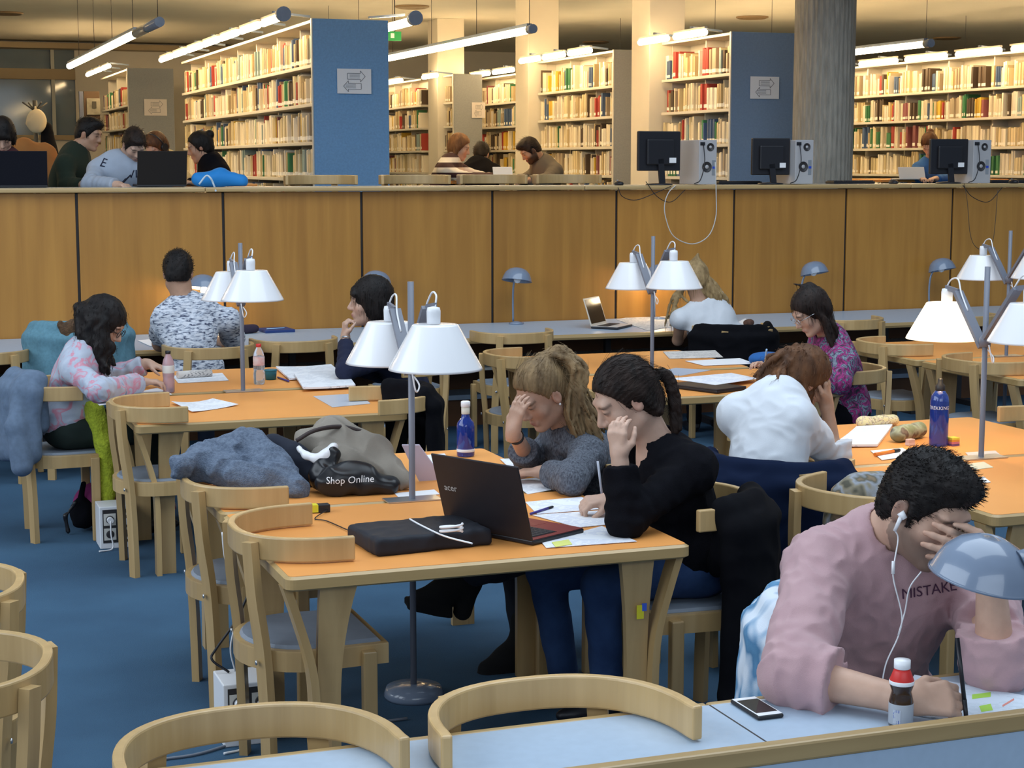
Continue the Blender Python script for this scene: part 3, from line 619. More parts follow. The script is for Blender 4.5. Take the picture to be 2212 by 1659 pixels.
# ================================================================ soft shapes: distance fields turned into meshes
NPV = lambda v: np.array([v[0], v[1], v[2]], dtype=np.float32)
class SDF:
    def __init__(s): s.p = []
    def cone(s, a, b, ra, rb=None, k=.02, cut=False): s.p.append(('c', NPV(a), NPV(b), ra, ra if rb is None else rb, k, cut)); return s
    def chain(s, pts, rs, k=.02):
        for i in range(len(pts)-1): s.cone(pts[i], pts[i+1], rs[i], rs[i+1], k)
        return s
    def ell(s, c, rad, ax=None, k=.02, cut=False):
        A = np.eye(3, dtype=np.float32) if ax is None else np.array([NPV(x) for x in ax], dtype=np.float32)
        s.p.append(('e', NPV(c), A, np.array(rad, dtype=np.float32), k, cut)); return s
    def box(s, c, half, ax=None, rnd=.01, k=.01, cut=False):
        A = np.eye(3, dtype=np.float32) if ax is None else np.array([NPV(x) for x in ax], dtype=np.float32)
        s.p.append(('b', NPV(c), A, np.array(half, dtype=np.float32), rnd, k, cut)); return s
    def plane(s, c, n): s.p.append(('h', NPV(c), NPV(Vector(n).normalized()))); return s     # removes what lies ahead of n
    def bounds(s, q):
        if q[0] == 'c': return np.minimum(q[1]-q[3], q[2]-q[4]), np.maximum(q[1]+q[3], q[2]+q[4]), q[5]
        if q[0] == 'e': r = np.abs(q[2].T) @ q[3]; return q[1]-r, q[1]+r, q[4]
        r = np.abs(q[2].T) @ (q[3]+q[4]); return q[1]-r, q[1]+r, q[5]
    def mesh(s, v, disp=None):
        add = [q for q in s.p if q[0] != 'h' and not q[-1]]
        B = [s.bounds(q) for q in add]; lo = np.min([b[0] for b in B], 0)-3*v; hi = np.max([b[1] for b in B], 0)+3*v
        n = np.ceil((hi-lo)/v).astype(int)+1
        X = [lo[i]+v*np.arange(n[i], dtype=np.float32) for i in range(3)]
        D = np.full(n, .2, dtype=np.float32)
        for q in s.p:
            if q[0] == 'h':
                d = (X[0][:, None, None]-q[1][0])*q[2][0]+(X[1][None, :, None]-q[1][1])*q[2][1]+(X[2][None, None, :]-q[1][2])*q[2][2]
                np.maximum(D, d, out=D); continue
            l, h, k = s.bounds(q); mg = k+4*v
            i0 = np.clip(np.floor((l-mg-lo)/v).astype(int), 0, n); i1 = np.clip(np.ceil((h+mg-lo)/v).astype(int)+1, 0, n)
            if np.any(i1 <= i0): continue
            sl = tuple(slice(a, b) for a, b in zip(i0, i1))
            x = X[0][sl[0]][:, None, None]; y = X[1][sl[1]][None, :, None]; z = X[2][sl[2]][None, None, :]
            if q[0] == 'c':
                a, b = q[1], q[2]; ab = b-a; L2 = float(ab @ ab)+1e-12
                t = np.clip(((x-a[0])*ab[0]+(y-a[1])*ab[1]+(z-a[2])*ab[2])/L2, 0, 1)
                d = np.sqrt((x-a[0]-t*ab[0])**2+(y-a[1]-t*ab[1])**2+(z-a[2]-t*ab[2])**2)-(q[3]+(q[4]-q[3])*t)
            else:
                c, A = q[1], q[2]
                l3 = [(x-c[0])*A[i][0]+(y-c[1])*A[i][1]+(z-c[2])*A[i][2] for i in range(3)]
                if q[0] == 'e':
                    r = q[3]; k0 = np.sqrt(sum((l3[i]/r[i])**2 for i in range(3))); k1 = np.sqrt(sum((l3[i]/r[i]**2)**2 for i in range(3)))+1e-6
                    d = k0*(k0-1)/k1
                else:
                    qq = [np.abs(l3[i])-q[3][i] for i in range(3)]
                    d = np.sqrt(sum(np.maximum(w, 0)**2 for w in qq))+np.minimum(np.maximum(np.maximum(qq[0], qq[1]), qq[2]), 0)-q[4]
            o = D[sl]
            if q[-1]:
                d = -d; hh = np.maximum(k-np.abs(o-d), 0)/max(k, 1e-6); D[sl] = np.maximum(o, d)+hh*hh*k*.25
            else:
                hh = np.maximum(k-np.abs(o-d), 0)/max(k, 1e-6); D[sl] = np.minimum(o, d)-hh*hh*k*.25
        if disp is not None:
            near = np.argwhere(np.abs(D) < .03); pts = lo+near*v
            D[tuple(near.T)] += disp(pts.astype(np.float32)).astype(np.float32)
        return surfnet(D, lo, v)
def surfnet(D, lo, v):
    S = D < 0; c = np.zeros(np.array(D.shape)-1, dtype=np.uint8)
    off = [(i, j, k) for i in (0, 1) for j in (0, 1) for k in (0, 1)]; N = D.shape
    for o in off: c += S[o[0]:N[0]-1+o[0], o[1]:N[1]-1+o[1], o[2]:N[2]-1+o[2]]
    m = (c > 0) & (c < 8); cells = np.argwhere(m); idx = np.full(m.shape, -1, dtype=np.int64); idx[m] = np.arange(len(cells))
    val = {o: D[cells[:, 0]+o[0], cells[:, 1]+o[1], cells[:, 2]+o[2]] for o in off}
    acc = np.zeros((len(cells), 3)); cnt = np.zeros(len(cells))
    for a in off:
        for ax in range(3):
            if a[ax]: continue
            b = list(a); b[ax] = 1; b = tuple(b); va, vb = val[a], val[b]; cr = (va < 0) != (vb < 0)
            t = np.where(cr, va/np.where(cr, va-vb, 1), 0); p = np.array(a, float)[None, :].repeat(len(cells), 0); p[:, ax] += t
            acc += p*cr[:, None]; cnt += cr
    V = lo+v*(cells+acc/np.maximum(cnt, 1)[:, None]); Q = []
    for ax in range(3):
        s0 = [slice(None)]*3; s1 = [slice(None)]*3; s0[ax] = slice(0, -1); s1[ax] = slice(1, None)
        a, b = S[tuple(s0)], S[tuple(s1)]; e = np.argwhere(a != b); o1, o2 = [(1, 2), (2, 0), (0, 1)][ax]
        e = e[(e[:, o1] > 0) & (e[:, o2] > 0) & (e[:, o1] < N[o1]-1) & (e[:, o2] < N[o2]-1)]
        ins = a[tuple(e.T)]
        q = []
        for d1, d2 in ((1, 1), (0, 1), (0, 0), (1, 0)):
            w = e.copy(); w[:, o1] -= d1; w[:, o2] -= d2; q.append(idx[tuple(w.T)])
        q = np.stack(q, 1); q[~ins] = q[~ins][:, ::-1]; Q.append(q)
    Q = np.concatenate(Q); Q = Q[(Q >= 0).all(1)]
    return V, Q
def smooth_noise(seed, freq, n=5):
    rg = np.random.default_rng(seed); dr = rg.normal(size=(n, 3)); dr /= np.linalg.norm(dr, axis=1)[:, None]; d2 = rg.normal(size=(n, 3)); d2 /= np.linalg.norm(d2, axis=1)[:, None]; ph = rg.uniform(0, 6.28, (n, 2)); fr = freq*rg.uniform(.6, 1.5, n)
    def f(p):
        o = 0
        for i in range(n): o = o+np.sin((p @ dr[i])*fr[i]+ph[i, 0]+1.3*np.sin((p @ d2[i])*fr[i]*.7+ph[i, 1]))
        return o/n
    return f
def folds(amp, freq, seed):
    a, b = smooth_noise(seed, freq), smooth_noise(seed+9, freq*.45)
    return lambda p: amp*(np.abs(a(p))*1.6-.5+.6*b(p))
def npmesh(name, V, Q, m, parent=None, col=None, org=None):
    """mesh object from arrays; vertices kept relative to org (the parent's place)"""
    me = bpy.data.meshes.new(name); W = V-(np.array(org) if org is not None else 0)
    nv, nf = len(W), len(Q); k = Q.shape[1]
    me.vertices.add(nv); me.vertices.foreach_set('co', W.astype(np.float32).ravel()); me.loops.add(nf*k); me.loops.foreach_set('vertex_index', Q.astype(np.int32).ravel())
    me.polygons.add(nf); me.polygons.foreach_set('loop_start', np.arange(nf, dtype=np.int32)*k); me.polygons.foreach_set('loop_total', np.full(nf, k, dtype=np.int32))
    me.polygons.foreach_set('use_smooth', np.ones(nf, dtype=bool)); me.update(calc_edges=True)
    if col is not None:
        ca = me.color_attributes.new('Col', 'FLOAT_COLOR', 'POINT'); ca.data.foreach_set('color', np.concatenate([col, np.ones((nv, 1))], 1).astype(np.float32).ravel())
    return link(name, me, m, parent)
# ================================================================ people
M_SKIN = mat('skin', (1, 1, 1), .5, .12, 30, .04, 300, attr='Col', sss=.06)
SKIN = {'pale': (.62, .40, .30), 'fair': (.58, .36, .26), 'tan': (.45, .26, .17)}
def hand(S, W, d, n, right, curl=(.5, .6, .4), thumb_in=.3, spread=.0, sc=1.0, k=.008):
    d = Vector(d).normalized(); n = Vector(n); n = (n-d*n.dot(d)).normalized(); t = d.cross(n)*(1 if right else -1); W = Vector(W)
    S.cone(W-d*.02, W+d*.02, .026*sc, .024*sc, .02)
    tips = []
    for off, L in ((.031, .072), (.0105, .081), (-.0105, .076), (-.030, .060)):
        b = W+d*(.088-abs(off+.004)*.2)*sc+t*off*sc
        S.cone(W+d*.012*sc+t*off*.55*sc, b, .0155*sc, .0115*sc, .014)
        ang = 0; p = b; dirv = d
        for fr, c, r0, r1 in ((.44, curl[0], .0100, .0092), (.31, curl[1], .0090, .0080), (.25, curl[2], .0080, .0066)):
            ang += c; dirv = (d*math.cos(ang)+n*math.sin(ang)+t*off*spread*8*math.cos(ang)).normalized(); q = p+dirv*L*fr*sc
            S.cone(p, q, r0*sc, r1*sc, k*.5); p = q
        tips.append(p)
    b = W+d*.02*sc+t*.026*sc; p1 = b+(t*.62+d*.62+n*thumb_in)*.040*sc; p2 = p1+(t*.12+d*.9+n*(thumb_in*1.3)).normalized()*.032*sc; p3 = p2+(d*.85+n*thumb_in*1.5-t*.1).normalized()*.026*sc
    S.cone(b, p1, .0155*sc, .012*sc, .012); S.cone(p1, p2, .0115*sc, .010*sc, k*.6); S.cone(p2, p3, .0098*sc, .0075*sc, k*.5)
    return tips
class Head:
    def __init__(s, c, f, u=(0, 0, 1), sc=1.0):
        s.c = Vector(c); s.f = Vector(f).normalized(); u = Vector(u); s.u = (u-s.f*u.dot(s.f)).normalized(); s.r = s.f.cross(s.u); s.sc = sc
        s.ax = (s.r, s.f, s.u)
    def w(s, x, y, z): return s.c+(s.r*x+s.f*y+s.u*z)*s.sc
    def loc(s, V): q = V-np.array(s.c); return np.stack([q @ np.array(a) for a in s.ax], 1)/s.sc
    def build(s, S, neck, female, fine=True):
        w, sc = s.w, s.sc; j = .92 if female else 1.0
        E = lambda c, r, k=.02, cut=False: S.ell(w(*c), [x*sc for x in r], s.ax, k*sc, cut)
        C = lambda a, b, ra, rb, k=.02: S.cone(w(*a), w(*b), ra*sc, rb*sc, k*sc)
        E((0, -.012, .035), (.074, .092, .088)); E((0, .026, -.035), (.060*j, .066, .086), .03)
        for q in (-1, 1):
            C((q*.048*j, .0, -.066), (q*.012, .066, -.099), .022*j, .018, .022); E((q*.036, .058, -.026), (.024, .022, .026), .02)
            E((q*.0765, -.008, -.006), (.0095, .019, .031), .006)
        E((0, .078, -.1), (.020*j, .017, .016), .015)
        C((-.036, .080, .030), (.036, .080, .030), .013, .013, .022)
        if fine:
            for q in (-1, 1): E((q*.031, .103, .010), (.017, .015, .012), .014, True)
            for q in (-1, 1): E((q*.031, .0795, .009), (.0145, .0125, .0125), .005)
            C((0, .088, .014), (0, .109, -.024), .0085, .0125, .012)
            for q in (-1, 1): E((q*.0115, .099, -.031), (.0085, .010, .008), .007)
            C((-.019, .0865, -.061), (0, .0945, -.0585), .005, .0075, .007); C((.019, .0865, -.061), (0, .0945, -.0585), .005, .0075, .007)
            C((-.015, .0865, -.071), (.015, .0865, -.071), .0075, .0075, .008); E((0, .0915, -.0715), (.013, .006, .006), .006)
            for q in (-1, 1): E((q*.086, -.004, -.004), (.006, .010, .017), .006, True)
        else: C((0, .088, .014), (0, .112, -.024), .009, .013, .012)
        r = .050 if female else .058
        S.cone(w(0, -.022, -.05), neck, r*sc, (r+.008)*sc, .035)
    def paint(s, V, col, skin, brow, beard=None, lip=(.45, .16, .14)):
        q = s.loc(V); x, y, z = q.T
        def mix(mask, c, a=1.0):
            m = (np.clip(mask, 0, 1)*a)[:, None]; col[:] = col*(1-m)+np.array(c)*m
        near = (np.linalg.norm(q, axis=1) < .16)
        red = np.exp(-(((np.abs(x)-.038)/.022)**2+((y-.07)/.03)**2+((z+.03)/.02)**2))+.7*np.exp(-((x/.012)**2+((y-.11)/.015)**2+((z+.025)/.014)**2))
        mix(red*near, (skin[0]*.98, skin[1]*.72, skin[2]*.66), .35)
        ear = np.exp(-(((np.abs(x)-.078)/.012)**2+((y+.008)/.022)**2+((z+.006)/.03)**2)); mix(ear*near, (skin[0]*.95, skin[1]*.66, skin[2]*.62), .6)
        if beard is not None:
            bm = ((z < -.025-.35*np.clip(.045-y, 0, .03)) & (y > -.01) & (z > -.128) & ~((np.abs(x) < .03) & (z > -.05) & (z < -.03)))*1.0
            bm = bm*np.clip((-(z+.02))/.03, 0, 1); bm2 = ((np.abs(x) > .055) & (y > -.02) & (y < .03) & (z < .02) & (z > -.08))*.9
            mix(np.maximum(bm, bm2)*near, beard[:3], beard[3])
        lm = np.exp(-((x/.019)**4+((z+.0655)/.0095)**4))*(y > .075); mix(lm*near, lip, .85)
        bw = np.exp(-(((np.abs(x)-.033)/.020)**4+((z-.029+.15*np.abs(np.abs(x)-.03))/.0055)**4))*(y > .06); mix(bw*near, brow, .9)
        ey = np.exp(-(((np.abs(x)-.031)/.014)**4+((z-.007)/.0040)**4))*(y > .07); mix(ey*near, (.03, .02, .02), .9)
        return col
def hair_cap(S, h, t=.010, low=-.055, front=.0, k=.012, face=(.12, .090, .124), fz=-.044, ears=True):
    w, sc = h.w, h.sc
    S.ell(w(0, -.016, .036), [(.076+t)*sc, (.094+t)*sc, (.090+t)*sc], h.ax, k)
    S.ell(w(0, -.055, -.02), [(.060+t)*sc, (.050+t*.6)*sc, .075*sc], h.ax, .03)
    S.ell(w(0, .105+front, fz), [x*sc for x in face], h.ax, .012, True)
    if low is not None: S.plane(w(0, 0, low), -h.u+h.f*.25)
    if ears:
        for q in (-1, 1): S.ell(w(q*.082, .004, -.014), [.03*sc, .026*sc, .034*sc], h.ax, .008, True)
def grooves(h, tie, amp=.0022, n=34, seed=1):
    """ridges that run from the hairline to one point of the head"""
    ax = (Vector(tie)-h.c).normalized(); u = ax.orthogonal().normalized(); v = ax.cross(u); c = np.array(h.c); nz = smooth_noise(seed, 50)
    def f(p):
        q = p-c; th = np.arctan2(q @ np.array(v), q @ np.array(u)); z = nz(p)
        return amp*(np.sin(n*th+1.5*z)+.6*np.sin(n*2.3*th+2*z))
    return f
def strands(V, Q, n, length, flow, rad=.0011, seed=1, lift=.002, curl=.0, taper=True):
    """loose hairs lying over a hair shape: flow(p, nrm) gives their direction"""
    rg = np.random.default_rng(seed); cen = V.mean(0); fc = Q[rg.integers(0, len(Q), n)]; a = V[fc[:, 0]]; nr = np.cross(V[fc[:, 1]]-a, V[fc[:, 3 % Q.shape[1]]]-a); nr /= np.linalg.norm(nr, axis=1)[:, None]+1e-9
    b = MB(); vv, qq = [], []
    for i in range(n):
        p = a[i]+nr[i]*rg.uniform(-.0005, lift); L = length*rg.uniform(.5, 1.2); pts = [p]; d0 = None; nn = nr[i]; wv = rg.normal(size=3)*curl
        for s in range(5):
            d = np.array(flow(p, nn)); d = d+wv*math.sin(s*1.7+i); d /= np.linalg.norm(d)+1e-9; p = p+d*L/5; pts.append(p)
        up = np.cross(pts[-1]-pts[0], nn); up /= np.linalg.norm(up)+1e-9; k = len(vv)
        for s, q in enumerate(pts):
            r = rad*(1-.75*s/5); vv += [q+up*r, q-up*r, q+nn*r*1.3]
        for s in range(5):
            for e in range(3): qq.append((k+s*3+e, k+s*3+(e+1) % 3, k+s*3+3+(e+1) % 3, k+s*3+3+e))
    return np.array(vv), np.array(qq)
def lock(S, pts, r0, r1, n=6, spread=.02, seed=0, k=.006, wave=0.0):
    """a hank of hair: several wavy strands along a line"""
    rg = np.random.default_rng(seed); pts = [Vector(p) for p in pts]
    for i in range(n):
        o = Vector(rg.normal(size=3))*spread; line = bez([p+o*min(1, .3+j/len(pts)*1.2)+Vector(rg.normal(size=3))*wave for j, p in enumerate(pts)], 4); m = len(line)
        S.chain(line, [r0+(r1-r0)*(j/(m-1))**1.3 for j in range(m)], k)
def hair_mat(name, c, c2): return mat(name, c, .55, .5, 26, .25, 130, col2=c2, spec=.22, stretch=(1, 1, .35))
class Person:
    def __init__(s, label, pelvis, neck, head, face, SL, SR, EL, WL, ER, WR, up=(0, 0, 1), female=True, v=.008, skin='fair', legs=True, g=None, base=0.0, hs=1.0, mid=None, seed=1):
        for k_, x in dict(pelvis=pelvis, neck=neck, SL=SL, SR=SR, EL=EL, WL=WL, ER=ER, WR=WR).items(): setattr(s, k_, Vector(x))
        s.female, s.v, s.skin, s.seed = female, v, SKIN[skin], seed; s.base = base
        s.left = (s.SL-s.SR).normalized(); s.spine = (s.neck-s.pelvis); s.up = s.spine.normalized(); s.fwd = s.left.cross(s.up).normalized()
        s.g = Vector(g).normalized() if g is not None else Vector((s.fwd.x, s.fwd.y, 0)).normalized(); s.gl = Vector((0, 0, 1)).cross(s.g)
        s.mid = Vector(mid) if mid is not None else s.pelvis.lerp(s.neck, .5)-s.fwd*.02
        s.h = Head(head, face, up, hs); s.root = empty('person', (s.pelvis.x, s.pelvis.y, base), 0, label, 'person', 'people reading in the library'); s.org = (s.pelvis.x, s.pelvis.y, base)
        sg = lambda q: (q).length
        s.report = 'upper arms %.2f %.2f forearms %.2f %.2f neck-head %.2f spine %.2f shoulders %.2f' % (sg(s.SL-s.EL), sg(s.SR-s.ER), sg(s.EL-s.WL), sg(s.ER-s.WR), sg(s.neck-s.h.c), sg(s.spine), sg(s.SL-s.SR))
    def torso(s, S, e, low=True, k=.05):
        ax = (s.left, s.fwd, s.up); hw = (s.SL-s.SR).length/2; ch = s.neck.lerp(s.mid, .45)+s.fwd*.02; fm = s.female
        S.cone(s.SL, s.SR, .050+e, .050+e, k); S.cone(s.neck-s.up*.0, s.SL, .052+e*.6, .048+e, k); S.cone(s.neck, s.SR, .052+e*.6, .048+e, k)
        S.ell(ch, (hw*.92+e, (.100 if fm else .115)+e, .17+e), ax, k); 
        if fm:
            for q in (-1, 1): S.ell(ch+s.left*q*.07+s.fwd*.075-s.up*.04, (.06+e*.5, .05+e*.4, .06), ax, .05)
        u2 = (s.mid-s.pelvis).normalized(); S.ell(s.mid, ((.125 if fm else .145)+e, (.095 if fm else .11)+e, .15+e), ax, k)
        if low: S.ell(s.pelvis+u2*.04, (.165+e, .125+e, .14+e), (s.left, s.fwd, s.up), k)
    def arm(s, S, a, b, c, e, t0=0, t1=2.0, k=.03, loose=0.0):
        """sleeve or arm from shoulder a over elbow b to wrist c, up to t1 (1 = elbow, 2 = wrist)"""
        ra, rb, rc = (.044, .037, .026) if s.female else (.058, .049, .032)
        if t1 <= 1: S.cone(a, a.lerp(b, t1), ra+e, ra+(rb-ra)*t1+e+loose, k)
        else: S.cone(a, b, ra+e, rb+e, k); S.cone(b, b.lerp(c, t1-1), rb+e, rb+(rc-rb)*(t1-1)+e+loose, k)
    def body(s, handL=None, handR=None, brow=(.05, .03, .02), beard=None, fine=True, lip=(.42, .17, .15)):
        S = SDF(); s.torso(S, -.012, False); s.h.build(S, s.neck, s.female, fine)
        s.arm(S, s.SL, s.EL, s.WL, -.002); s.arm(S, s.SR, s.ER, s.WR, -.002)
        hs = .90 if s.female else 1.0
        s.tipsL = s.tipsR = None
        if handL: s.tipsL = hand(S, s.WL, right=False, sc=hs, **handL)
        if handR: s.tipsR = hand(S, s.WR, right=True, sc=hs, **handR)
        V, Q = S.mesh(s.v); col = np.tile(np.array(s.skin), (len(V), 1)); s.h.paint(V, col, s.skin, brow, beard, lip)
        if (handL or handR) and fine:     # slightly redder finger ends
            for tp in (s.tipsL or [])+(s.tipsR or []):
                w = np.exp(-(np.linalg.norm(V-np.array(tp), axis=1)/.014)**2)[:, None]*.35; col = col*(1-w)+np.array((s.skin[0]*1.0, s.skin[1]*.78, s.skin[2]*.72))*w
        s.bodyo = npmesh('body', V, Q, M_SKIN, s.root, col, s.org); return s
    def top(s, name, m, e=.012, sl=(2.0, 2.0), amp=.005, freq=38, neckr=.064, collar=.012, v=None, low=True, cuts=(), loose=.0, extra=None, label=None):
        S = SDF(); s.torso(S, e, low); s.arm(S, s.SL, s.EL, s.WL, e, t1=sl[0], loose=loose); s.arm(S, s.SR, s.ER, s.WR, e, t1=sl[1], loose=loose)
        nd = (s.h.w(0, -.022, -.05)-s.neck).normalized()
        if collar: S.cone(s.neck-nd*.02, s.neck+nd*collar, neckr+.014, neckr+.008, .015)
        if extra: extra(S)
        S.cone(s.neck-nd*.03, s.neck+nd*.14, neckr-.006, neckr, .006, True)
        for c, r in cuts: S.ell(c, r, (s.left, s.fwd, s.up), .01, True)
        # open cuffs
        for a, b, c, t in ((s.SL, s.EL, s.WL, sl[0]), (s.SR, s.ER, s.WR, sl[1])):
            if t <= 1: p, d = a.lerp(b, t), (b-a).normalized()
            else: p, d = b.lerp(c, t-1), (c-b).normalized()
            e1 = d.orthogonal().normalized(); S.box(p+d*.051, (.10, .10, .05), (e1, d.cross(e1), d), .001, .004, True)
        V, Q = S.mesh(v or s.v, s.cloth(amp, freq)); o = npmesh(name, V, Q, m, s.root, None, s.org)
        if label: o['label'] = label
        s.topV, s.topQ = V, Q; return o
    def cloth(s, amp, freq):
        f = folds(amp, freq, s.seed); nz = smooth_noise(s.seed+4, 22)
        arms = [[np.array(x) for x in a] for a in ((s.SL, s.EL, s.WL), (s.SR, s.ER, s.WR))]
        def g(p):
            o = f(p)
            for a in arms:       # gathers across the sleeves, strongest at the elbow
                for i in (0, 1):
                    ab = a[i+1]-a[i]; L = np.linalg.norm(ab); t = (p-a[i]) @ ab/(L*L); r = np.linalg.norm(p-a[i]-np.clip(t, 0, 1)[:, None]*ab, axis=1)
                    w = np.clip(1-r/.11, 0, 1)*np.exp(-((t-(.95 if i == 0 else .1))/.55)**2)*(t > -.1)*(t < 1.05)
                    o = o+w*amp*.9*np.sin(t*L*110+2.6*nz(p))
            return o
        return g
    def legs(s, m, name='trousers', knees=None, ankles=None, v=None, shoe=None, shoename='shoe', e=.012, skirt=False):
        S = SDF(); hp = s.pelvis-Vector((0, 0, .01)); S.ell(hp+s.g*.0, (.165+e, .125+e, .10+e), (s.gl, s.g, Vector((0, 0, 1))), .04)
        res = []
        for i, q in enumerate((1, -1)):
            hip = s.pelvis+s.gl*q*.085-Vector((0, 0, .01)); kn = Vector(knees[i]) if knees else hip+s.g*.42+s.gl*q*.03-Vector((0, 0, .02)); an = Vector(ankles[i]) if ankles else Vector((kn.x, kn.y, s.base+.09))-s.g*.06
            S.cone(hip, kn, .082+e, .058+e, .04); S.cone(kn, an, .056+e, .040+e, .02); res.append((kn, an))
        V, Q = S.mesh(v or max(s.v, .01), folds(.004, 45, s.seed+3)); npmesh(name, V, Q, m, s.root, None, s.org)
        if shoe:
            for kn, an in res:
                S = SDF(); d = s.g; S.cone(an-Vector((0, 0, .03)), an-Vector((0, 0, .055))+d*.02, .042, .038, .03); S.ell(an+d*.07-Vector((0, 0, .055)), (.04, .12, .035), (s.gl, d, Vector((0, 0, 1))), .03)
                V, Q = S.mesh(.009); npmesh(shoename, V, Q, shoe, s.root, None, s.org)
        return res
    def hair(s, fn, m, disp=None, v=None, n=0, length=.05, flow=None, name='hair', rad=.0012, lift=.002, curl=.1):
        S = SDF(); fn(S, s.h); V, Q = S.mesh(v or s.v, disp)
        if n:
            v2, q2 = strands(V, Q, n, length, flow, rad, s.seed, lift, curl); Q = np.concatenate([Q, q2+len(V)]); V = np.concatenate([V, v2])
        return npmesh(name, V, Q, m, s.root, None, s.org)
def to_tie(tie):
    T = np.array(tie)
    def f(p, nn):
        d = T-p; d = d-nn*(d @ nn); return d/(np.linalg.norm(d)+1e-9)
    return f
def project_text(txt, size, M, target, m, name, parent, org, lift=.002, dirv=None, warp=None):
    """lettering laid onto a cloth surface: M places it flat, then every point is pushed along the line of its plane onto the surface"""
    from mathutils.bvhtree import BVHTree
    V, Q = target; t = BVHTree.FromPolygons([tuple(x) for x in V], [tuple(q) for q in Q]); me = text_mesh(txt, size)
    bm = bmesh.new(); bm.from_mesh(me); bmesh.ops.triangulate(bm, faces=bm.faces[:]); bmesh.ops.subdivide_edges(bm, edges=[e for e in bm.edges if e.calc_length() > size*.12], cuts=2); bpy.data.meshes.remove(me)
    zd = (M.to_3x3() @ Vector((0, 0, 1))).normalized()
    for q in bm.verts:
        c = q.co.copy()
        if warp: c = warp(c)
        p = M @ c; hit = t.ray_cast(p+zd*.25, -zd, .6)
        q.co = (hit[0]+zd*lift if hit[0] else p)-Vector(org)
    me = bpy.data.meshes.new(name); bm.to_mesh(me); bm.free(); return link(name, me, m, parent)
# ---------------------------------------------------------------- the man in the pink sweatshirt
REP = []
H_BLACK = hair_mat('black_hair', (.018, .014, .013), (.006, .005, .005)); H_DARK = hair_mat('dark_brown_hair', (.030, .018, .014), (.010, .007, .006))
H_BLOND = hair_mat('dark_blonde_hair', (.30, .20, .10), (.13, .085, .045)); H_FAIR = hair_mat('blonde_hair', (.42, .29, .14), (.20, .13, .06)); H_RED = hair_mat('auburn_hair', (.16, .07, .03), (.06, .028, .015)); H_BROWN = hair_mat('brown_hair', (.22, .11, .05), (.10, .05, .025))
M_PINK = mat('pink_sweat_cloth', (.49, .31, .325), .92, .10, 9, .35, 700, col2=(.44, .27, .29), sheen=.15)
p = Person('man in a pink sweatshirt with white earphones, shading his eyes', J(1868, 1590, 3.66), J(1898, 1165, 3.58), J(1998, 1098, 3.42), cv(.52, -.45, .70), J(2122, 1275, 3.50), J(1772, 1225, 3.56),
           P(2150, 1430, .785), J(2138, 1212, 3.265), P(1716, 1458, .79), P(1962, 1513, .775), up=cv(.42, .82, .40), female=False, v=.0042, skin='fair', g=(0, -1, 0), hs=1.04, seed=3)
pink = p; REP.append(('pink', p.report))
p.body(handL=dict(d=cv(-.92, .34, .12), n=cv(-.05, -.15, -1), curl=(.10, .22, .2), spread=.45, thumb_in=.1), handR=dict(d=cv(.95, .08, .1), n=cv(.05, -.60, -.75), curl=(.75, 1.0, .6), thumb_in=.5), brow=(.035, .022, .016), beard=(.07, .05, .04, .62))
p.top('sweatshirt', M_PINK, .026, (1.30, 1.36), .0075, 62, .070, .022, loose=.012, v=.0055)
M_PRINT = mat('dark_plum_print', (.06, .02, .05), .9)
cpt = J(2020, 1288, 3.38); project_text('MISTAKE', .036, frame(cpt, cv(.985, .10, 0), cv(-.1, 1, 0)), (p.topV, p.topQ), M_PRINT, 'lettering', p.root, p.org)
res = p.legs(mat('dark_jeans', (.02, .03, .06), .9), shoe=M_BLACK)
def short_hair(S, h):
    hair_cap(S, h, .010, -.05, .0, face=(.11, .088, .122), fz=-.050)
    S.ell(h.w(0, .035, .100), (.058*h.sc, .070*h.sc, .036*h.sc), h.ax, .03)
    for q in (-1, 1): S.cone(h.w(q*.074, .018, .02), h.w(q*.070, .022, -.03), .010, .006, .008)
nzA = smooth_noise(5, 170); nzB = smooth_noise(6, 420)
def flow_up(h, k=.6):
    f = np.array(h.f); u = np.array(h.u)
    return lambda pp, nn: nn*.55+f*.75+u*.35
p.hair(short_hair, H_BLACK, lambda q: .004*nzA(q)+.0022*nzB(q), .0042, 2600, .016, flow_up(p.h), rad=.0012, lift=.001, curl=.35)
# earphones
h = p.h; earR = h.w(.084, .006, -.012)
ep = MB(); ep.tube([h.w(.090, .004, -.004), h.w(.084, .018, -.012)], [.009, .007], 10); ep.tube([h.w(.089, .010, -.008), h.w(.090, .014, -.048)], [.0055, .004], 8); ep.build('earbud', M_WHITE, p.root).location = -Vector(p.org)
def pts(*a): return [J(*q) for q in a]
w = MB(); w.tube(bez([h.w(.090, .014, -.046)]+pts((1940, 1165, 3.40), (1932, 1215, 3.385), (1930, 1250, 3.375), (1948, 1330, 3.365), (1940, 1375, 3.36), (1915, 1430, 3.355), (1905, 1475, 3.35)), 6), .0018, 6)
w.tube(bez(pts((1990, 1235, 3.33), (1965, 1270, 3.345), (1955, 1320, 3.36), (1940, 1372, 3.36)), 6), .0018, 6); w.tube(pts((1930, 1212, 3.380), (1929, 1240, 3.375)), .0042, 8)
w.tube(bez(pts((1905, 1475, 3.35), (1900, 1500, 3.34))+[P(1850, 1512, .733), P(1760, 1506, .733), P(1690, 1502, .734), P(1650, 1512, .734), P(1610, 1508, .734)], 6), .0018, 6)
w.build('earphone_cord', M_WHITE, p.root).location = -Vector(p.org)
# wristband
w = MB(); dd = (p.WL-p.EL).normalized(); w.lathe([(.034, -.004), (.036, 0), (.034, .004), (.031, 0)], 20, p.EL.lerp(p.WL, .80), 0, False, dd.to_track_quat('Z', 'Y').to_matrix()); w.build('wristband', M_WHITE, p.root).location = -Vector(p.org)
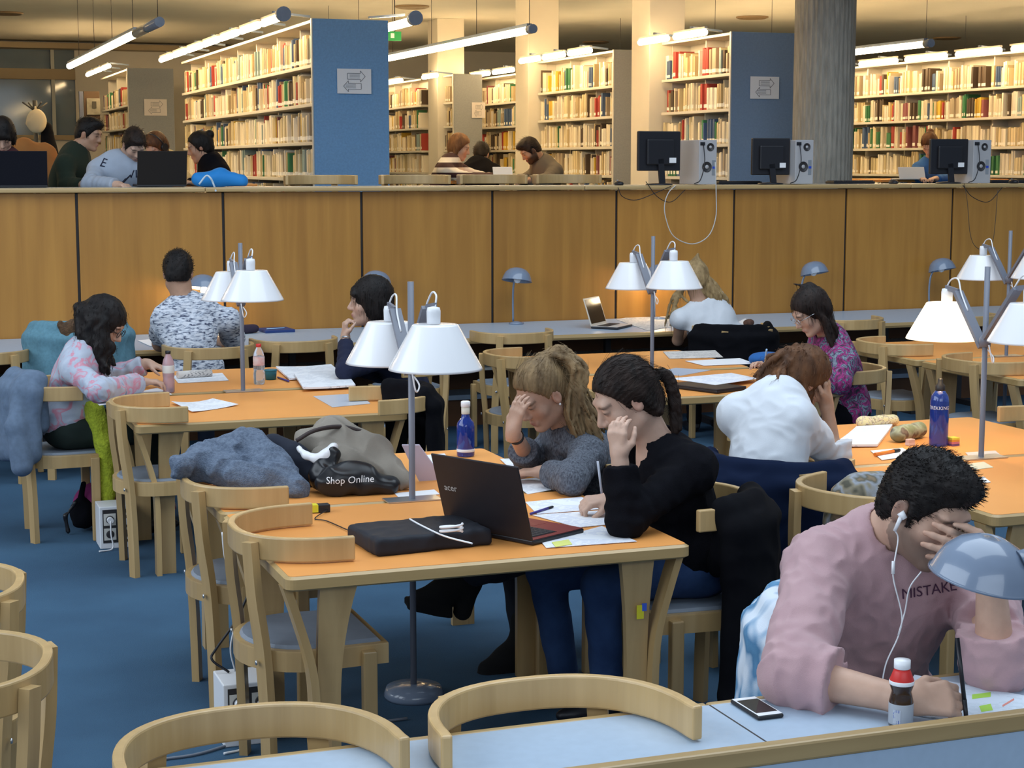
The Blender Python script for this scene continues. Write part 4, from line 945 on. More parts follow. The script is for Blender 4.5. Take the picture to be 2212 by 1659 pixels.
# ---------------------------------------------------------------- the student in the black jumper
M_BLACKKNIT = mat('black_knit', (.006, .006, .009), .95, .2, 40, .5, 500, spec=.12); M_JEANS = mat('blue_jeans', (.026, .065, .175), .9, .35, 14, .3, 600, col2=(.014, .04, .12))
p = Person('woman in a black jumper with a short ponytail, writing with a blue pen', (2.60, 5.27, .57), J(1428, 982, 5.28), J(1352, 862, 5.27), cv(-.80, -.50, .22), J(1497, 1015, 5.12), J(1452, 985, 5.45),
           P(1352, 1122, .785), J(1338, 985, 5.06), J(1385, 1110, 5.50), P(1318, 1080, .785), up=cv(-.35, .9, .1), v=.0045, hs=1.08, skin='pale', g=(-1, 0, 0), seed=11)
blk = p; REP.append(('black', p.report))
p.body(handL=dict(d=cv(-.12, 1, .05), n=cv(.55, -.15, -.75), curl=(.5, .6, .35), thumb_in=.35), handR=dict(d=cv(-.90, -.05, .15), n=cv(.15, -.9, -.3), curl=(.75, .95, .6), thumb_in=.5), brow=(.03, .02, .018), lip=(.42, .18, .17))
p.top('jumper', M_BLACKKNIT, .024, (1.85, 1.75), .006, 60, .074, 0, loose=.008, v=.006, cuts=((p.neck+p.fwd*.05+p.up*.02+p.left*.01, (.085, .09, .095)),))
p.legs(M_JEANS, 'jeans', knees=(J(1300, 1262, 5.20), J(1180, 1235, 5.55)), ankles=(J(1312, 1500, 5.22), J(1222, 1480, 5.58)), shoe=M_BLACK, v=.008)
tie = p.h.w(0, -.112, .015)
def pony(S, h):
    hair_cap(S, h, .010, None, .0, face=(.15, .094, .126), fz=-.044, ears=False)
    for q in (-1, 1): S.ell(h.w(q*.080, .010, -.030), (.02, .020, .030), h.ax, .01, True)
    for q in (-1, 1): S.cone(h.w(q*.070, -.02, .03), h.w(q*.066, -.055, -.07), .020, .018, .02)
    S.ell(h.w(0, -.06, -.045), (.062, .045, .05), h.ax, .03)
    t = h.w(0, -.110, .012); S.cone(t, t, .017, .017, .01)
    lock(S, [t, t+cv(.9, .15, .1)*.04, t+cv(.72, -.75, .1)*.095, t+cv(.40, -1, .05)*.20], .014, .006, 6, .007, 4)
p.hair(pony, H_DARK, grooves(p.h, tie, .0014, 40), .0045, 900, .07, to_tie(tie), rad=.0009, lift=.001, curl=.06)
MB().tube(bez([tie+cv(1, 0, 0)*0+Vector((0, 0, .016)), tie+cv(.2, 0, .8)*.016, tie+Vector((0, 0, -.016)), tie+cv(.2, 0, -.8)*.016, tie+Vector((0, 0, .016))], 5), .005, 6).build('hair_tie', M_BLACK, p.root).location = -Vector(p.org)
# ---------------------------------------------------------------- the student in the grey jumper
M_GREYKNIT = mat('grey_melange_knit', (.17, .19, .23), .95, .7, 150, .6, 350, col2=(.05, .055, .075), stretch=(1, 1, .5)); M_BLACKSUEDE = mat('black_suede', (.006, .006, .007), .95)
p = Person('woman in a grey melange jumper with a wavy blonde ponytail, hand on her brow', (2.66, 6.14, .57), J(1238, 940, 6.10), J(1170, 850, 6.05), cv(-.66, -.60, .46), J(1268, 985, 5.93), J(1205, 960, 6.27),
           P(1235, 1038, .785), P(1175, 1020, .772), P(1142, 992, .785), J(1108, 932, 5.93), up=cv(-.42, .82, .35), hs=1.04, v=.0048, skin='fair', g=(-1, 0, 0), seed=21)
gry = p; REP.append(('grey', p.report))
p.body(handL=dict(d=cv(-1, .02, .1), n=(0, 0, -1), curl=(.2, .3, .2)), handR=dict(d=cv(.20, .97, .05), n=cv(.70, -.1, -.65), curl=(.22, .40, .30), spread=.35), brow=(.10, .06, .03))
p.top('jumper', M_GREYKNIT, .016, (1.72, 1.38), .006, 66, .064, .02, loose=.01, v=.006)
legs = p.legs(mat('dark_trousers', (.012, .016, .028), .9), knees=(P(1075, 1215, .50), J(1118, 1212, 6.15)), ankles=(J(1015, 1238, 5.92), J(1132, 1385, 6.05)), v=.008)
def boot(an, dirv, upv):
    S = SDF(); d, u = Vector(dirv).normalized(), Vector(upv).normalized(); sd = d.cross(u); S.cone(an+u*.08, an-u*.01, .054, .050, .02); S.cone(an-u*.01, an+d*.07-u*.055, .052, .048, .04); S.cone(an+d*.07-u*.06, an+d*.155-u*.085, .047, .036, .04)
    S.cone(an-d*.012-u*.02, an-d*.025-u*.135, .046, .034, .02); S.box(an+d*.11-u*.118, (.036, .075, .012), (sd, (d-u*.10).normalized(), (u+d*.10).normalized()), .008, .02); S.plane(an-u*.16, -u)
    V, Q = S.mesh(.006); npmesh('boot', V, Q, M_BLACKSUEDE, gry.root, None, gry.org)
boot(legs[0][1]+cv(-.2, -.3, 0)*.02, cv(-.95, .06, .25), cv(.30, .95, 0)); boot(legs[1][1], cv(-.80, -.05, .35), (0, 0, 1))
tie = p.h.w(0, -.088, .085)
def wavy(S, h):
    hair_cap(S, h, .010, None, .0, face=(.17, .098, .128), fz=-.042, ears=False)
    for q in (-1, 1): S.ell(h.w(q*.082, .004, -.012), (.026, .022, .032), h.ax, .01, True)
    S.plane(h.w(0, 0, -.075), -h.u+h.f*.2)
    t = h.w(0, -.095, .085); rg = np.random.default_rng(3)
    for i in range(46):
        a = rg.uniform(-.02, .08); b = rg.uniform(-.05, .06)
        lock(S, [t, t+cv(.75, .25+a, .1)*.05, t+cv(.95+b*3, -.40, .25)*.115, t+cv(.62+b*6, -1, .2)*.21, t+cv(.55+b*5, -1, .15)*(.31+a)], .012, .0035, 1, .005, i, .005, .012)
p.hair(wavy, H_BLOND, grooves(p.h, tie, .0018, 36), .0048, 700, .07, to_tie(tie), rad=.001, lift=.002, curl=.12)
hw = MB(); dd = (p.WR-p.ER).normalized(); q = p.ER.lerp(p.WR, .82); Mw = dd.to_track_quat('Z', 'Y').to_matrix()
hw.lathe([(.030, -.009), (.032, 0), (.030, .009), (.027, 0)], 20, q, 0, False, Mw); hw.build('watch_strap', M_BLACK, p.root).location = -Vector(p.org)
MB().lathe([(.001, 0), (.017, 0), (.017, .007), (.001, .008)], 18, q+cv(-.85, 0, .5)*.030, 0, True, cv(-.85, 0, .5).to_track_quat('Z', 'Y').to_matrix()).build('watch', M_STEEL, p.root).location = -Vector(p.org)
MB().lathe([(.001, -.005), (.005, 0), (.001, .005)], 8, p.h.w(-.083, .0, -.036)).build('earring', M_WHITE, p.root).location = -Vector(p.org)
# ---------------------------------------------------------------- the student in the flowered sweatshirt
M_FLOWER = pattern('flower_print', [(.34, (.46, .50, .58)), (.50, (.40, .44, .53)), (.54, (.58, .22, .29)), (.58, (.52, .34, .42)), (.63, (.42, .45, .53)), (.70, (.20, .22, .33))], 9, distort=.8, detail=3)
p = Person('woman in a flowered pale sweatshirt with long dark hair and glasses', (.90, 9.16, .57), J(182, 762, 9.17), J(222, 700, 9.14), cv(.82, -.50, .1), J(205, 785, 9.34), J(160, 800, 9.00),
           J(250, 812, 9.36), J(320, 786, 9.30), P(214, 843, .80), J(306, 826, 9.07), up=cv(.3, .9, .0), v=.0075, hs=1.06, skin='fair', g=(1, 0, 0), seed=31)
flo = p; REP.append(('floral', p.report))
p.body(handL=dict(d=cv(.9, -.25, .1), n=(0, 0, -1), curl=(.3, .4, .3)), handR=dict(d=cv(.9, .05, -.1), n=(0, 0, -1), curl=(.45, .6, .4)), brow=(.03, .02, .015))
p.top('sweatshirt', M_FLOWER, .020, (1.85, 1.9), .007, 50, .064, .015, loose=.006)
p.legs(mat('dark_green_skirt', (.012, .022, .018), .9), 'trousers', shoe=M_BLACK)
def curly(S, h):
    hair_cap(S, h, .020, None, .01, face=(.072, .080, .112), fz=-.060, ears=False)
    rg = np.random.default_rng(8)
    for i in range(34):
        a = rg.uniform(-1, 1); b = rg.uniform(0, 1); x = .07*a; y = -.10+.12*(abs(a)**2)*b
        t = h.w(x, y, .02); lock(S, [t, t-Vector((0, 0, .08))+cv(-.3, 0, 0)*.02, t-Vector((0, 0, .17))+cv(rg.uniform(-.3, .4), 0, rg.uniform(-.4, .4))*.04, t-Vector((0, 0, .23+.06*b))+cv(rg.uniform(-.2, .4), 0, 0)*.05], .032, .012, 1, .004, i, .012, .014)
_c0 = curly
def curly(S, h):
    _c0(S, h); rg = np.random.default_rng(9)
    for i in range(22):
        t = h.w(.074, -.10+.0062*i, .02); lock(S, [t, t-Vector((0, 0, .07))+cv(rg.uniform(-.3, .3), 0, .4)*.02, t-Vector((0, 0, .15))+cv(rg.uniform(-.4, .4), 0, .3)*.03, t-Vector((0, 0, .20+.05*rg.uniform(0, 1)))+cv(rg.uniform(-.5, .3), 0, .2)*.04], .024, .010, 1, .004, i+90, .010, .012)
p.hair(curly, H_BLACK, lambda q: .005*nzA(q), .0075, 500, .05, lambda pp, nn: np.array((0, 0, -1.))+nn*.3, rad=.0014, curl=.5)
def glasses(p, m):
    h = p.h; b = MB()
    for q in (-1, 1):
        b.tube([h.w(q*.033+.022*math.cos(a), .104, .006+.018*math.sin(a)) for a in np.linspace(0, 6.283, 15)], .002, 5); b.tube([h.w(q*.055, .103, .01), h.w(q*.08, .03, .008), h.w(q*.081, -.01, .0)], .002, 5)
    b.tube([h.w(-.011, .106, .008), h.w(.011, .106, .008)], .002, 5); b.build('glasses', m, p.root).location = -Vector(p.org)
glasses(p, M_BLACK)
# ---------------------------------------------------------------- man in the patterned T-shirt, seen from behind
M_TEE = pattern('ikat_print', [(.36, (.06, .07, .12)), (.46, (.40, .44, .52)), (.60, (.64, .66, .72))], 30, distort=.6, detail=3, stretch=(1, 1, 3.2))
x0 = J(425, 780, 10.75).x
p = Person('man in a speckled grey T-shirt seen from behind at the wall desk', (x0, 10.76, .58), J(398, 655, 10.92), J(385, 590, 10.97), cv(-.10, -.35, -1), J(355, 690, 10.9), J(492, 692, 10.88),
           J(346, 742, 11.12), P(385, 738, .765), J(507, 745, 11.1), P(470, 735, .765), up=(0, 0, 1), female=False, v=.008, hs=1.10, skin='tan', g=(0, 1, 0), seed=41)
REP.append(('tee', p.report)); p.body(handL=dict(d=(.3, 1, 0), n=(0, 0, -1)), handR=dict(d=(-.3, 1, 0), n=(0, 0, -1)), fine=False)
p.top('t_shirt', M_TEE, .018, (.72, .72), .006, 48, .066, .012, loose=.012); p.legs(mat('dark_jeans', (.02, .03, .06), .9), shoe=M_BLACK)
p.hair(short_hair, H_BLACK, lambda q: .004*nzA(q), .007, 500, .02, flow_up(p.h), rad=.0016, curl=.4)
# ---------------------------------------------------------------- woman with the black bob
M_NAVY = mat('navy_knit', (.012, .016, .045), .95, .2, 40)
p = Person('woman with a black bob in a navy jumper, chin on her fist', (2.86, 9.5, .57), J(838, 722, 9.5), J(800, 652, 9.47), cv(-.96, -.05, .12), J(848, 765, 9.34), J(842, 748, 9.68),
           P(748, 800, .80), J(746, 728, 9.42), J(820, 805, 9.72), P(770, 795, .78), up=cv(0, 1, 0), v=.007, hs=1.10, skin='pale', g=(-1, 0, 0), seed=51)
REP.append(('bob', p.report)); p.body(handL=dict(d=cv(-.02, 1, .0), n=cv(.9, 0, -.3), curl=(.9, 1.1, .6), thumb_in=.5), handR=dict(d=cv(-1, 0, 0), n=(0, 0, -1)), brow=(.02, .015, .012), lip=(.40, .12, .12))
p.top('jumper', M_NAVY, .016, (1.8, 1.9), .005, 34, .064, .02); p.legs(M_BLACKKNIT, shoe=M_BLACK)
def bob(S, h):
    hair_cap(S, h, .016, None, .012, face=(.070, .080, .098), fz=-.068, ears=False)
    for q in (-1, 1): S.ell(h.w(q*.070, -.02, -.03), (.026, .060, .075), h.ax, .02); S.cone(h.w(q*.02, .082, .07), h.w(q*.045, .080, .045), .016, .014, .015)
    S.ell(h.w(0, -.055, -.04), (.075, .06, .075), h.ax, .03); S.cone(h.w(-.045, .084, .05), h.w(.045, .084, .05), .014, .014, .015)
p.hair(bob, H_BLACK, grooves(p.h, p.h.w(0, -.01, .14), .0016, 40), .007, 400, .05, lambda pp, nn: np.array((0, 0, -1.)), rad=.0014, curl=.05)
MB().lathe([(.030, -.007), (.032, 0), (.030, .007), (.027, 0)], 16, p.EL.lerp(p.WL, .9), 0, False, (p.WL-p.EL).to_track_quat('Z', 'Y').to_matrix()).build('bracelet', M_STEEL, p.root).location = -Vector(p.org)
# ---------------------------------------------------------------- blonde student in the white top, seen from behind
M_WTOP = mat('white_jersey', (.62, .64, .68), .9, .06, 20, .2, 400)
p = Person('blonde student in a white sleeveless top seen from behind', (5.62, 10.78, .58), J(1512, 660, 10.93), J(1503, 605, 10.97), cv(-.06, -.62, -1), J(1470, 690, 10.9), J(1566, 692, 10.9),
           J(1464, 735, 11.05), J(1490, 706, 11.3), J(1588, 735, 11.05), J(1560, 706, 11.3), up=cv(0, .95, -.3), v=.0085, skin='tan', g=(0, 1, 0), seed=61)
REP.append(('blond', p.report)); p.body(handL=dict(d=(.3, 1, .2), n=(0, 0, -1)), handR=dict(d=(-.3, 1, .2), n=(0, 0, -1)), fine=False)
p.top('top', M_WTOP, .014, (.12, .12), .004, 30, .07, 0); p.legs(M_BLACKKNIT, shoe=M_BLACK)
def long_blond(S, h):
    hair_cap(S, h, .016, None, .0, ears=False); rg = np.random.default_rng(5)
    S.ell(h.w(.0, -.07, .095), (.035, .035, .04), h.ax, .02); S.cone(h.w(0, -.08, .12), h.w(.01, -.09, .165), .022, .008, .02)
    for i in range(34):
        a = rg.uniform(-1, 1); t = h.w(.072*a, -.08+.05*abs(a), .02); l = rg.uniform(.26, .38)
        lock(S, [t, t+Vector((0, -.02, -.08))+cv(a*.6, 0, 0)*.05, t+Vector((0, -.02, -.16))+cv(a*.9+.2, 0, 0)*.10, t+Vector((0, .0, -l))+cv(a*1.0+.35+rg.uniform(-.2, .2), 0, 0)*.14], .016, .006, 1, .004, i, .007, .010)
p.hair(long_blond, H_FAIR, lambda q: .003*nzA(q), .008, 400, .08, lambda pp, nn: np.array((.1, 0, -1.)), rad=.0018, curl=.2)
# ---------------------------------------------------------------- student in the flowered magenta top
M_MAG = pattern('magenta_print', [(.33, (.02, .02, .04)), (.43, (.16, .015, .09)), (.49, (.38, .03, .20)), (.53, (.025, .03, .07)), (.59, (.22, .26, .32)), (.63, (.03, .03, .06)), (.70, (.30, .03, .17))], 16, distort=1.6, detail=2)
p = Person('woman in a flowered magenta top with half-up dark hair and glasses', (5.02, 8.3, .57), J(1796, 735, 8.24), J(1752, 672, 8.2), cv(-.78, -.58, .2), J(1822, 782, 8.06), J(1775, 765, 8.38),
           (4.80, 7.98, .77), (4.60, 8.10, .78), J(1730, 812, 8.40), P(1662, 802, .785), up=cv(-.3, .9, .1), v=.0078, skin='fair', g=(-1, 0, 0), seed=71)
REP.append(('magenta', p.report)); p.body(handL=dict(d=cv(-1, 0, 0), n=(0, 0, -1)), handR=dict(d=cv(-.7, .5, .1), n=cv(-.2, -.6, .3), curl=(.6, .8, .5)), brow=(.03, .02, .015))
p.top('top', M_MAG, .022, (1.6, 1.8), .007, 50, .066, 0, loose=.012); p.legs(M_BLACKKNIT, shoe=M_BLACK)
def half_up(S, h):
    hair_cap(S, h, .014, None, .0, face=(.12, .086, .118), fz=-.050, ears=False); rg = np.random.default_rng(15)
    S.ell(h.w(0, -.06, .115), (.032, .034, .030), h.ax, .02); S.cone(h.w(0, -.05, .13), h.w(.01, .0, .185), .010, .004, .01)
    for i in range(26):
        a = rg.uniform(-1, 1); t = h.w(.072*a, -.07+.06*abs(a), .02); l = rg.uniform(.17, .24)
        lock(S, [t, t+Vector((0, 0, -.08))+cv(.25, 0, 0)*.05, t+Vector((0, 0, -l*.75))+cv(.5+.2*a, 0, 0)*.08, t+Vector((0, 0, -l))+cv(.9+.3*a, 0, 0)*.10], .017, .007, 1, .004, i, .008, .006)
p.hair(half_up, H_DARK, grooves(p.h, p.h.w(0, -.06, .10), .0016, 36), .0075, 400, .06, lambda pp, nn: np.array((.3, 0, -1.)), rad=.0014, curl=.1); glasses(p, M_STEEL)
# ---------------------------------------------------------------- student in the white shirt, seen from behind
M_SHIRT = mat('white_cotton_shirt', (.66, .69, .74), .85, .05, 10, .15, 500)
p = Person('woman in a white shirt with a curly auburn ponytail, head on her hand', (3.18, 5.77, .57), J(1668, 862, 5.93), J(1735, 820, 5.98), cv(.80, -.50, -.35), J(1598, 898, 6.0), J(1716, 908, 5.80),
           (3.34, 6.16, .82), (3.55, 6.20, .80), P(1800, 978, .79), J(1785, 868, 5.93), up=cv(.35, .9, 0), v=.0065, skin='tan', g=(1, 1, 0), seed=81)
REP.append(('white', p.report)); p.body(handR=dict(d=cv(0, 1, 0), n=cv(-.9, 0, -.3), curl=(.8, .9, .5)), handL=dict(d=cv(1, 0, 0), n=(0, 0, -1)), brow=(.06, .03, .02))
p.top('shirt', M_SHIRT, .030, (1.7, 1.22), .0055, 48, .066, .03, loose=.016); p.legs(mat('navy_trousers', (.008, .014, .045), .9), shoe=M_BLACK)
tie = p.h.w(0, -.085, .075)
def curly_pony(S, h):
    hair_cap(S, h, .015, None, .0, ears=False); rg = np.random.default_rng(12); t = h.w(0, -.095, .075)
    for i in range(40):
        e = Vector(rg.normal(size=3)); e.z -= .6; e.normalize(); b = cv(-.55, -.35, .25)
        lock(S, [t, t+b*.05+e*.02, t+b*.10+e*.045, t+b*.13+e*.07+Vector((0, 0, -.03))], .014, .006, 1, .004, i, .006, .012)
    for i in range(10):
        t2 = h.w(.06, .02-.012*i, -.03); lock(S, [t2, t2-Vector((0, 0, .06)), t2-Vector((0, 0, .13))+cv(-.1, 0, .2)*.03], .014, .005, 1, .003, 50+i, .006, .010)
p.hair(curly_pony, H_RED, lambda q: .004*nzA(q), .0065, 600, .045, lambda pp, nn: nn*.6+np.array((-.4, 0, -.7)), rad=.0012, curl=.6)
# ---------------------------------------------------------------- people of the stacks
def far_person(label, head, face, neck, SL, SR, EL, WL, ER, WR, shirt, hairm, hairfn, female=True, v=.011, skin='fair', up=(0, 0, 1), sl=(1.9, 1.9), beard=None, n=200, seed=1, e=.018):
    q = Vector(neck); g = Vector((Vector(face).x, Vector(face).y, 0)).normalized()
    pp = Person(label, (q.x-g.x*.12, q.y-g.y*.12, UF+.57), neck, head, face, SL, SR, EL, WL, ER, WR, up, female, v, skin, g=g, base=UF, seed=seed)
    REP.append((label[:24], pp.report)); pp.body(handL=dict(d=pp.WL-pp.EL, n=(0, 0, -1)), handR=dict(d=pp.WR-pp.ER, n=(0, 0, -1)), beard=beard, brow=(.03, .02, .015)); pp.top('jumper', shirt, e, sl, .006, 28, .066, .015); pp.legs(M_BLACKKNIT, shoe=M_BLACK, v=.014)
    pp.hair(hairfn, hairm, lambda z: .003*nzA(z), .010, n, .03, flow_up(pp.h) if not female else (lambda a, b: np.array((0, 0, -1.))), rad=.002); return pp
def bun_hair(S, h):
    hair_cap(S, h, .012, -.09, .0, ears=False); S.ell(h.w(0, -.115, .075), (.038, .036, .038), h.ax, .01)
def straight(S, h):
    hair_cap(S, h, .016, None, .0, ears=False)
    for i in range(16):
        a = -1+i/7.5; t = h.w(.074*a, -.07+.07*abs(a), .0); lock(S, [t, t-Vector((0, 0, .1))-h.f*.03, t-Vector((0, 0, .21))-h.f*.05], .020, .008, 1, .004, i, .01, .006)
M_GSW = mat('light_grey_sweat_cloth', (.36, .41, .50), .92, .1, 12)
L = far_person('man in a grey printed sweatshirt bent over a book behind the dark laptop', J(290, 312, 13.42), cv(.40, -.72, .60), J(262, 352, 13.52), J(325, 372, 13.50), J(212, 368, 13.52), J(352, 396, 13.34), J(325, 399, 13.1), J(196, 398, 13.30), J(255, 400, 13.02), M_GSW, H_DARK, short_hair, False, .0085, 'pale', up=cv(.2, .85, .4), beard=(.07, .05, .04, .35), seed=101)
project_text('OWL', .085, frame(J(266, 388, 13.3), cv(1, -.03, 0), cv(.05, 1, .3)), (L.topV, L.topQ), mat('navy_print', (.015, .018, .04), .9), 'lettering', L.root, L.org, .004)
project_text('E', .085, frame(J(208, 358, 13.3), cv(.95, -.3, .1), cv(.35, 1, .2)), (L.topV, L.topQ), MATS['navy_print'], 'lettering', L.root, L.org, .004)
far_person('man in a dark green jumper in profile behind the left laptop', J(192, 290, 14.15), cv(.90, -.28, .22), J(160, 330, 14.15), J(160, 352, 14.34), J(140, 356, 13.97), J(175, 398, 14.2), J(215, 398, 14.0), J(145, 400, 13.9), J(180, 400, 13.72), mat('dark_green_knit', (.012, .022, .013), .95), H_BLACK, short_hair, False, skin='tan', seed=102)
far_person('dark-haired student cut off by the left edge behind a laptop', J(6, 292, 13.5), cv(.15, -.65, .7), J(0, 338, 13.58), J(52, 362, 13.55), J(-52, 362, 13.55), J(70, 398, 13.4), J(40, 400, 13.15), J(-70, 398, 13.4), J(-30, 400, 13.15), mat('maroon_knit', (.05, .012, .018), .95), H_BLACK, bob, True, skin='pale', seed=103)
M_p = far_person('auburn-haired reader with headphones, half hidden behind the grey sweatshirt', J(338, 318, 15.3), cv(-.4, -.6, .6), J(350, 350, 15.4), J(385, 362, 15.38), J(315, 362, 15.42), J(400, 388, 15.3), J(360, 390, 15.1), J(300, 388, 15.3), J(335, 390, 15.1), mat('pale_yellow_knit', (.60, .50, .26), .95), H_RED, straight, True, seed=104)
hp = MB(); hd = M_p.h; hp.tube([hd.w(.092*math.cos(a), -.01, .03+.105*math.sin(a)) for a in np.linspace(-.25, math.pi+.25, 16)], .009, 8); hp.build('headband', M_BLACK, M_p.root).location = -Vector(M_p.org)
for q in (-1, 1): MB().tube([hd.w(q*.080, 0, 0), hd.w(q*.108, 0, 0)], .034, 14).build('ear_cup', M_BLACK, M_p.root).location = -Vector(M_p.org)
far_person('woman in black with a hair bun facing left at the raised table', J(432, 318, 14.6), cv(-.92, -.32, .15), J(455, 350, 14.62), J(474, 372, 14.45), J(452, 366, 14.78), J(455, 398, 14.3), J(420, 396, 14.25), J(435, 396, 14.8), J(405, 396, 14.75), M_BLACKKNIT, H_BLACK, bun_hair, True, skin='tan', seed=105)
M_STRIPE = pattern('striped_knit', [(.46, (.035, .010, .014)), (.54, (.58, .56, .54))], 2.0, 'wave', bump=.1, stretch=(2.2, .0, 1.6))
far_person('woman in a striped maroon and white jumper with long brown hair', J(992, 318, 16.3), cv(.90, -.35, .05), J(972, 352, 16.3), J(985, 362, 16.48), J(960, 368, 16.12), J(1035, 383, 16.5), J(1090, 384, 16.45), J(1010, 385, 16.0), J(1068, 386, 16.0), M_STRIPE, H_BROWN, straight, True, seed=106)
far_person('dark hunched figure seen from behind beside the striped jumper', J(1040, 333, 17.6), cv(.2, -.5, -.9), J(1040, 358, 17.5), J(1010, 368, 17.5), J(1068, 370, 17.5), J(1005, 390, 17.6), J(1020, 388, 17.8), J(1075, 390, 17.6), J(1060, 388, 17.8), M_BLACKKNIT, H_BLACK, short_hair, False, seed=107)
far_person('bearded man in a grey-brown jumper bent over the raised table', J(1145, 325, 16.3), cv(-.72, -.62, .25), J(1172, 352, 16.36), J(1200, 370, 16.2), J(1168, 364, 16.52), J(1180, 390, 16.0), J(1140, 390, 15.95), J(1140, 388, 16.5), J(1115, 388, 16.3), mat('taupe_knit', (.12, .10, .075), .95), H_DARK, short_hair, False, skin='tan', beard=(.03, .018, .012, .95), seed=108)
far_person('reader in blue with auburn hair beside the right monitor', J(2008, 312, 16.1), cv(-.30, -.72, .55), J(2012, 348, 16.2), J(2050, 366, 16.18), J(1985, 364, 16.2), J(2060, 386, 16.0), J(2020, 386, 15.8), J(1978, 386, 16.0), J(1990, 386, 15.8), mat('blue_jersey', (.03, .12, .36), .9), H_RED, bun_hair, True, skin='pale', seed=109)
# ================================================================ things on the tables and chairs
def quadsheet(name, label, cat, px, z, m=None, th=.0015, group=None, curl=0.0, Yp=None):
    """flat sheet whose four corners stand at the given pixels on height z"""
    c = [P(x, y, z) for x, y in px]; o = sum(c, Vector())/4; b = MB(); n = 6; g = []
    for i in range(n+1):
        for j in range(n+1):
            u, v = i/n, j/n; p = c[0].lerp(c[1], u).lerp(c[3].lerp(c[2], u), v)-o; p.z = curl*(2*u-1)**2*(1-.5*v); g.append(p)
    top = [q+Vector((0, 0, th)) for q in g]; f = []; N = (n+1)**2
    for i in range(n):
        for j in range(n):
            a = i*(n+1)+j; q = (a, a+n+1, a+n+2, a+1); f.append(tuple(reversed(q))); f.append(tuple(x+N for x in q))
    rim = [i*(n+1) for i in range(n+1)]+[n*(n+1)+j for j in range(1, n+1)]+[i*(n+1)+n for i in range(n-1, -1, -1)]+[j for j in range(n-1, 0, -1)]
    for i in range(len(rim)): a, b2 = rim[i], rim[(i+1) % len(rim)]; f.append((a, b2, b2+N, a+N))
    b.add(g+top, f); t = b.build(name, m or M_PRINTED); t.location = o; bm = bmesh.new(); bm.from_mesh(t.data); bmesh.ops.recalc_face_normals(bm, faces=bm.faces); bm.to_mesh(t.data); bm.free(); setp(t, label, cat, group); return t
def printed(name, base, ink, sc=1.0, rot=0, amt=.45):
    """paper with lines of small print"""
    m = bpy.data.materials.new(name); m.use_nodes = True; nt = m.node_tree; b = nt.nodes['Principled BSDF']; b.inputs['Roughness'].default_value = .8
    tc = nt.nodes.new('ShaderNodeTexCoord'); mp = nt.nodes.new('ShaderNodeMapping'); mp.inputs['Rotation'].default_value = (0, 0, R(rot)); nt.links.new(tc.outputs['Object'], mp.inputs[0])
    w = nt.nodes.new('ShaderNodeTexWave'); w.bands_direction = 'Y'; w.inputs['Scale'].default_value = 34*sc; nt.links.new(mp.outputs[0], w.inputs['Vector'])
    n = nt.nodes.new('ShaderNodeTexNoise'); n.inputs['Scale'].default_value = 45*sc; nt.links.new(mp.outputs[0], n.inputs['Vector'])
    n3 = nt.nodes.new('ShaderNodeTexNoise'); n3.inputs['Scale'].default_value = 7*sc; nt.links.new(mp.outputs[0], n3.inputs['Vector'])
    a = nt.nodes.new('ShaderNodeMath'); a.operation = 'GREATER_THAN'; a.inputs[1].default_value = .62; nt.links.new(w.outputs['Fac'], a.inputs[0])
    c = nt.nodes.new('ShaderNodeMath'); c.operation = 'GREATER_THAN'; c.inputs[1].default_value = .46; nt.links.new(n.outputs['Fac'], c.inputs[0])
    e = nt.nodes.new('ShaderNodeMath'); e.operation = 'GREATER_THAN'; e.inputs[1].default_value = .45; nt.links.new(n3.outputs['Fac'], e.inputs[0])
    d = nt.nodes.new('ShaderNodeMath'); d.operation = 'MULTIPLY'; nt.links.new(a.outputs[0], d.inputs[0]); nt.links.new(c.outputs[0], d.inputs[1])
    d2 = nt.nodes.new('ShaderNodeMath'); d2.operation = 'MULTIPLY'; nt.links.new(d.outputs[0], d2.inputs[0]); nt.links.new(e.outputs[0], d2.inputs[1])
    d3 = nt.nodes.new('ShaderNodeMath'); d3.operation = 'MULTIPLY'; d3.inputs[1].default_value = amt; nt.links.new(d2.outputs[0], d3.inputs[0])
    x = nt.nodes.new('ShaderNodeMix'); x.data_type = 'RGBA'; x.inputs[6].default_value = (*base, 1); x.inputs[7].default_value = (*ink, 1); nt.links.new(d3.outputs[0], x.inputs[0]); nt.links.new(x.outputs[2], b.inputs['Base Color']); return m
M_PRINTED = printed('printed_paper', (.78, .79, .82), (.25, .28, .36), 1.0, 8); M_NOTES = printed('handwritten_notes', (.80, .81, .84), (.12, .18, .5), .9, 20, .35); M_NEWS = printed('newsprint', (.66, .62, .58), (.12, .12, .13), 1.6, 15, .7)
def blob(name, label, cat, fn, m, v=.008, amp=.006, freq=30, seed=1, group=None, base=None):
    S = SDF(); fn(S); V, Q = S.mesh(v, folds(amp, freq, seed)); c = V.mean(0) if base is None else np.array(base); c[2] = V[:, 2].min()
    o = npmesh(name, V, Q, m, None, None, c); o.location = c; setp(o, label, cat, group); return o
TZ = .7310
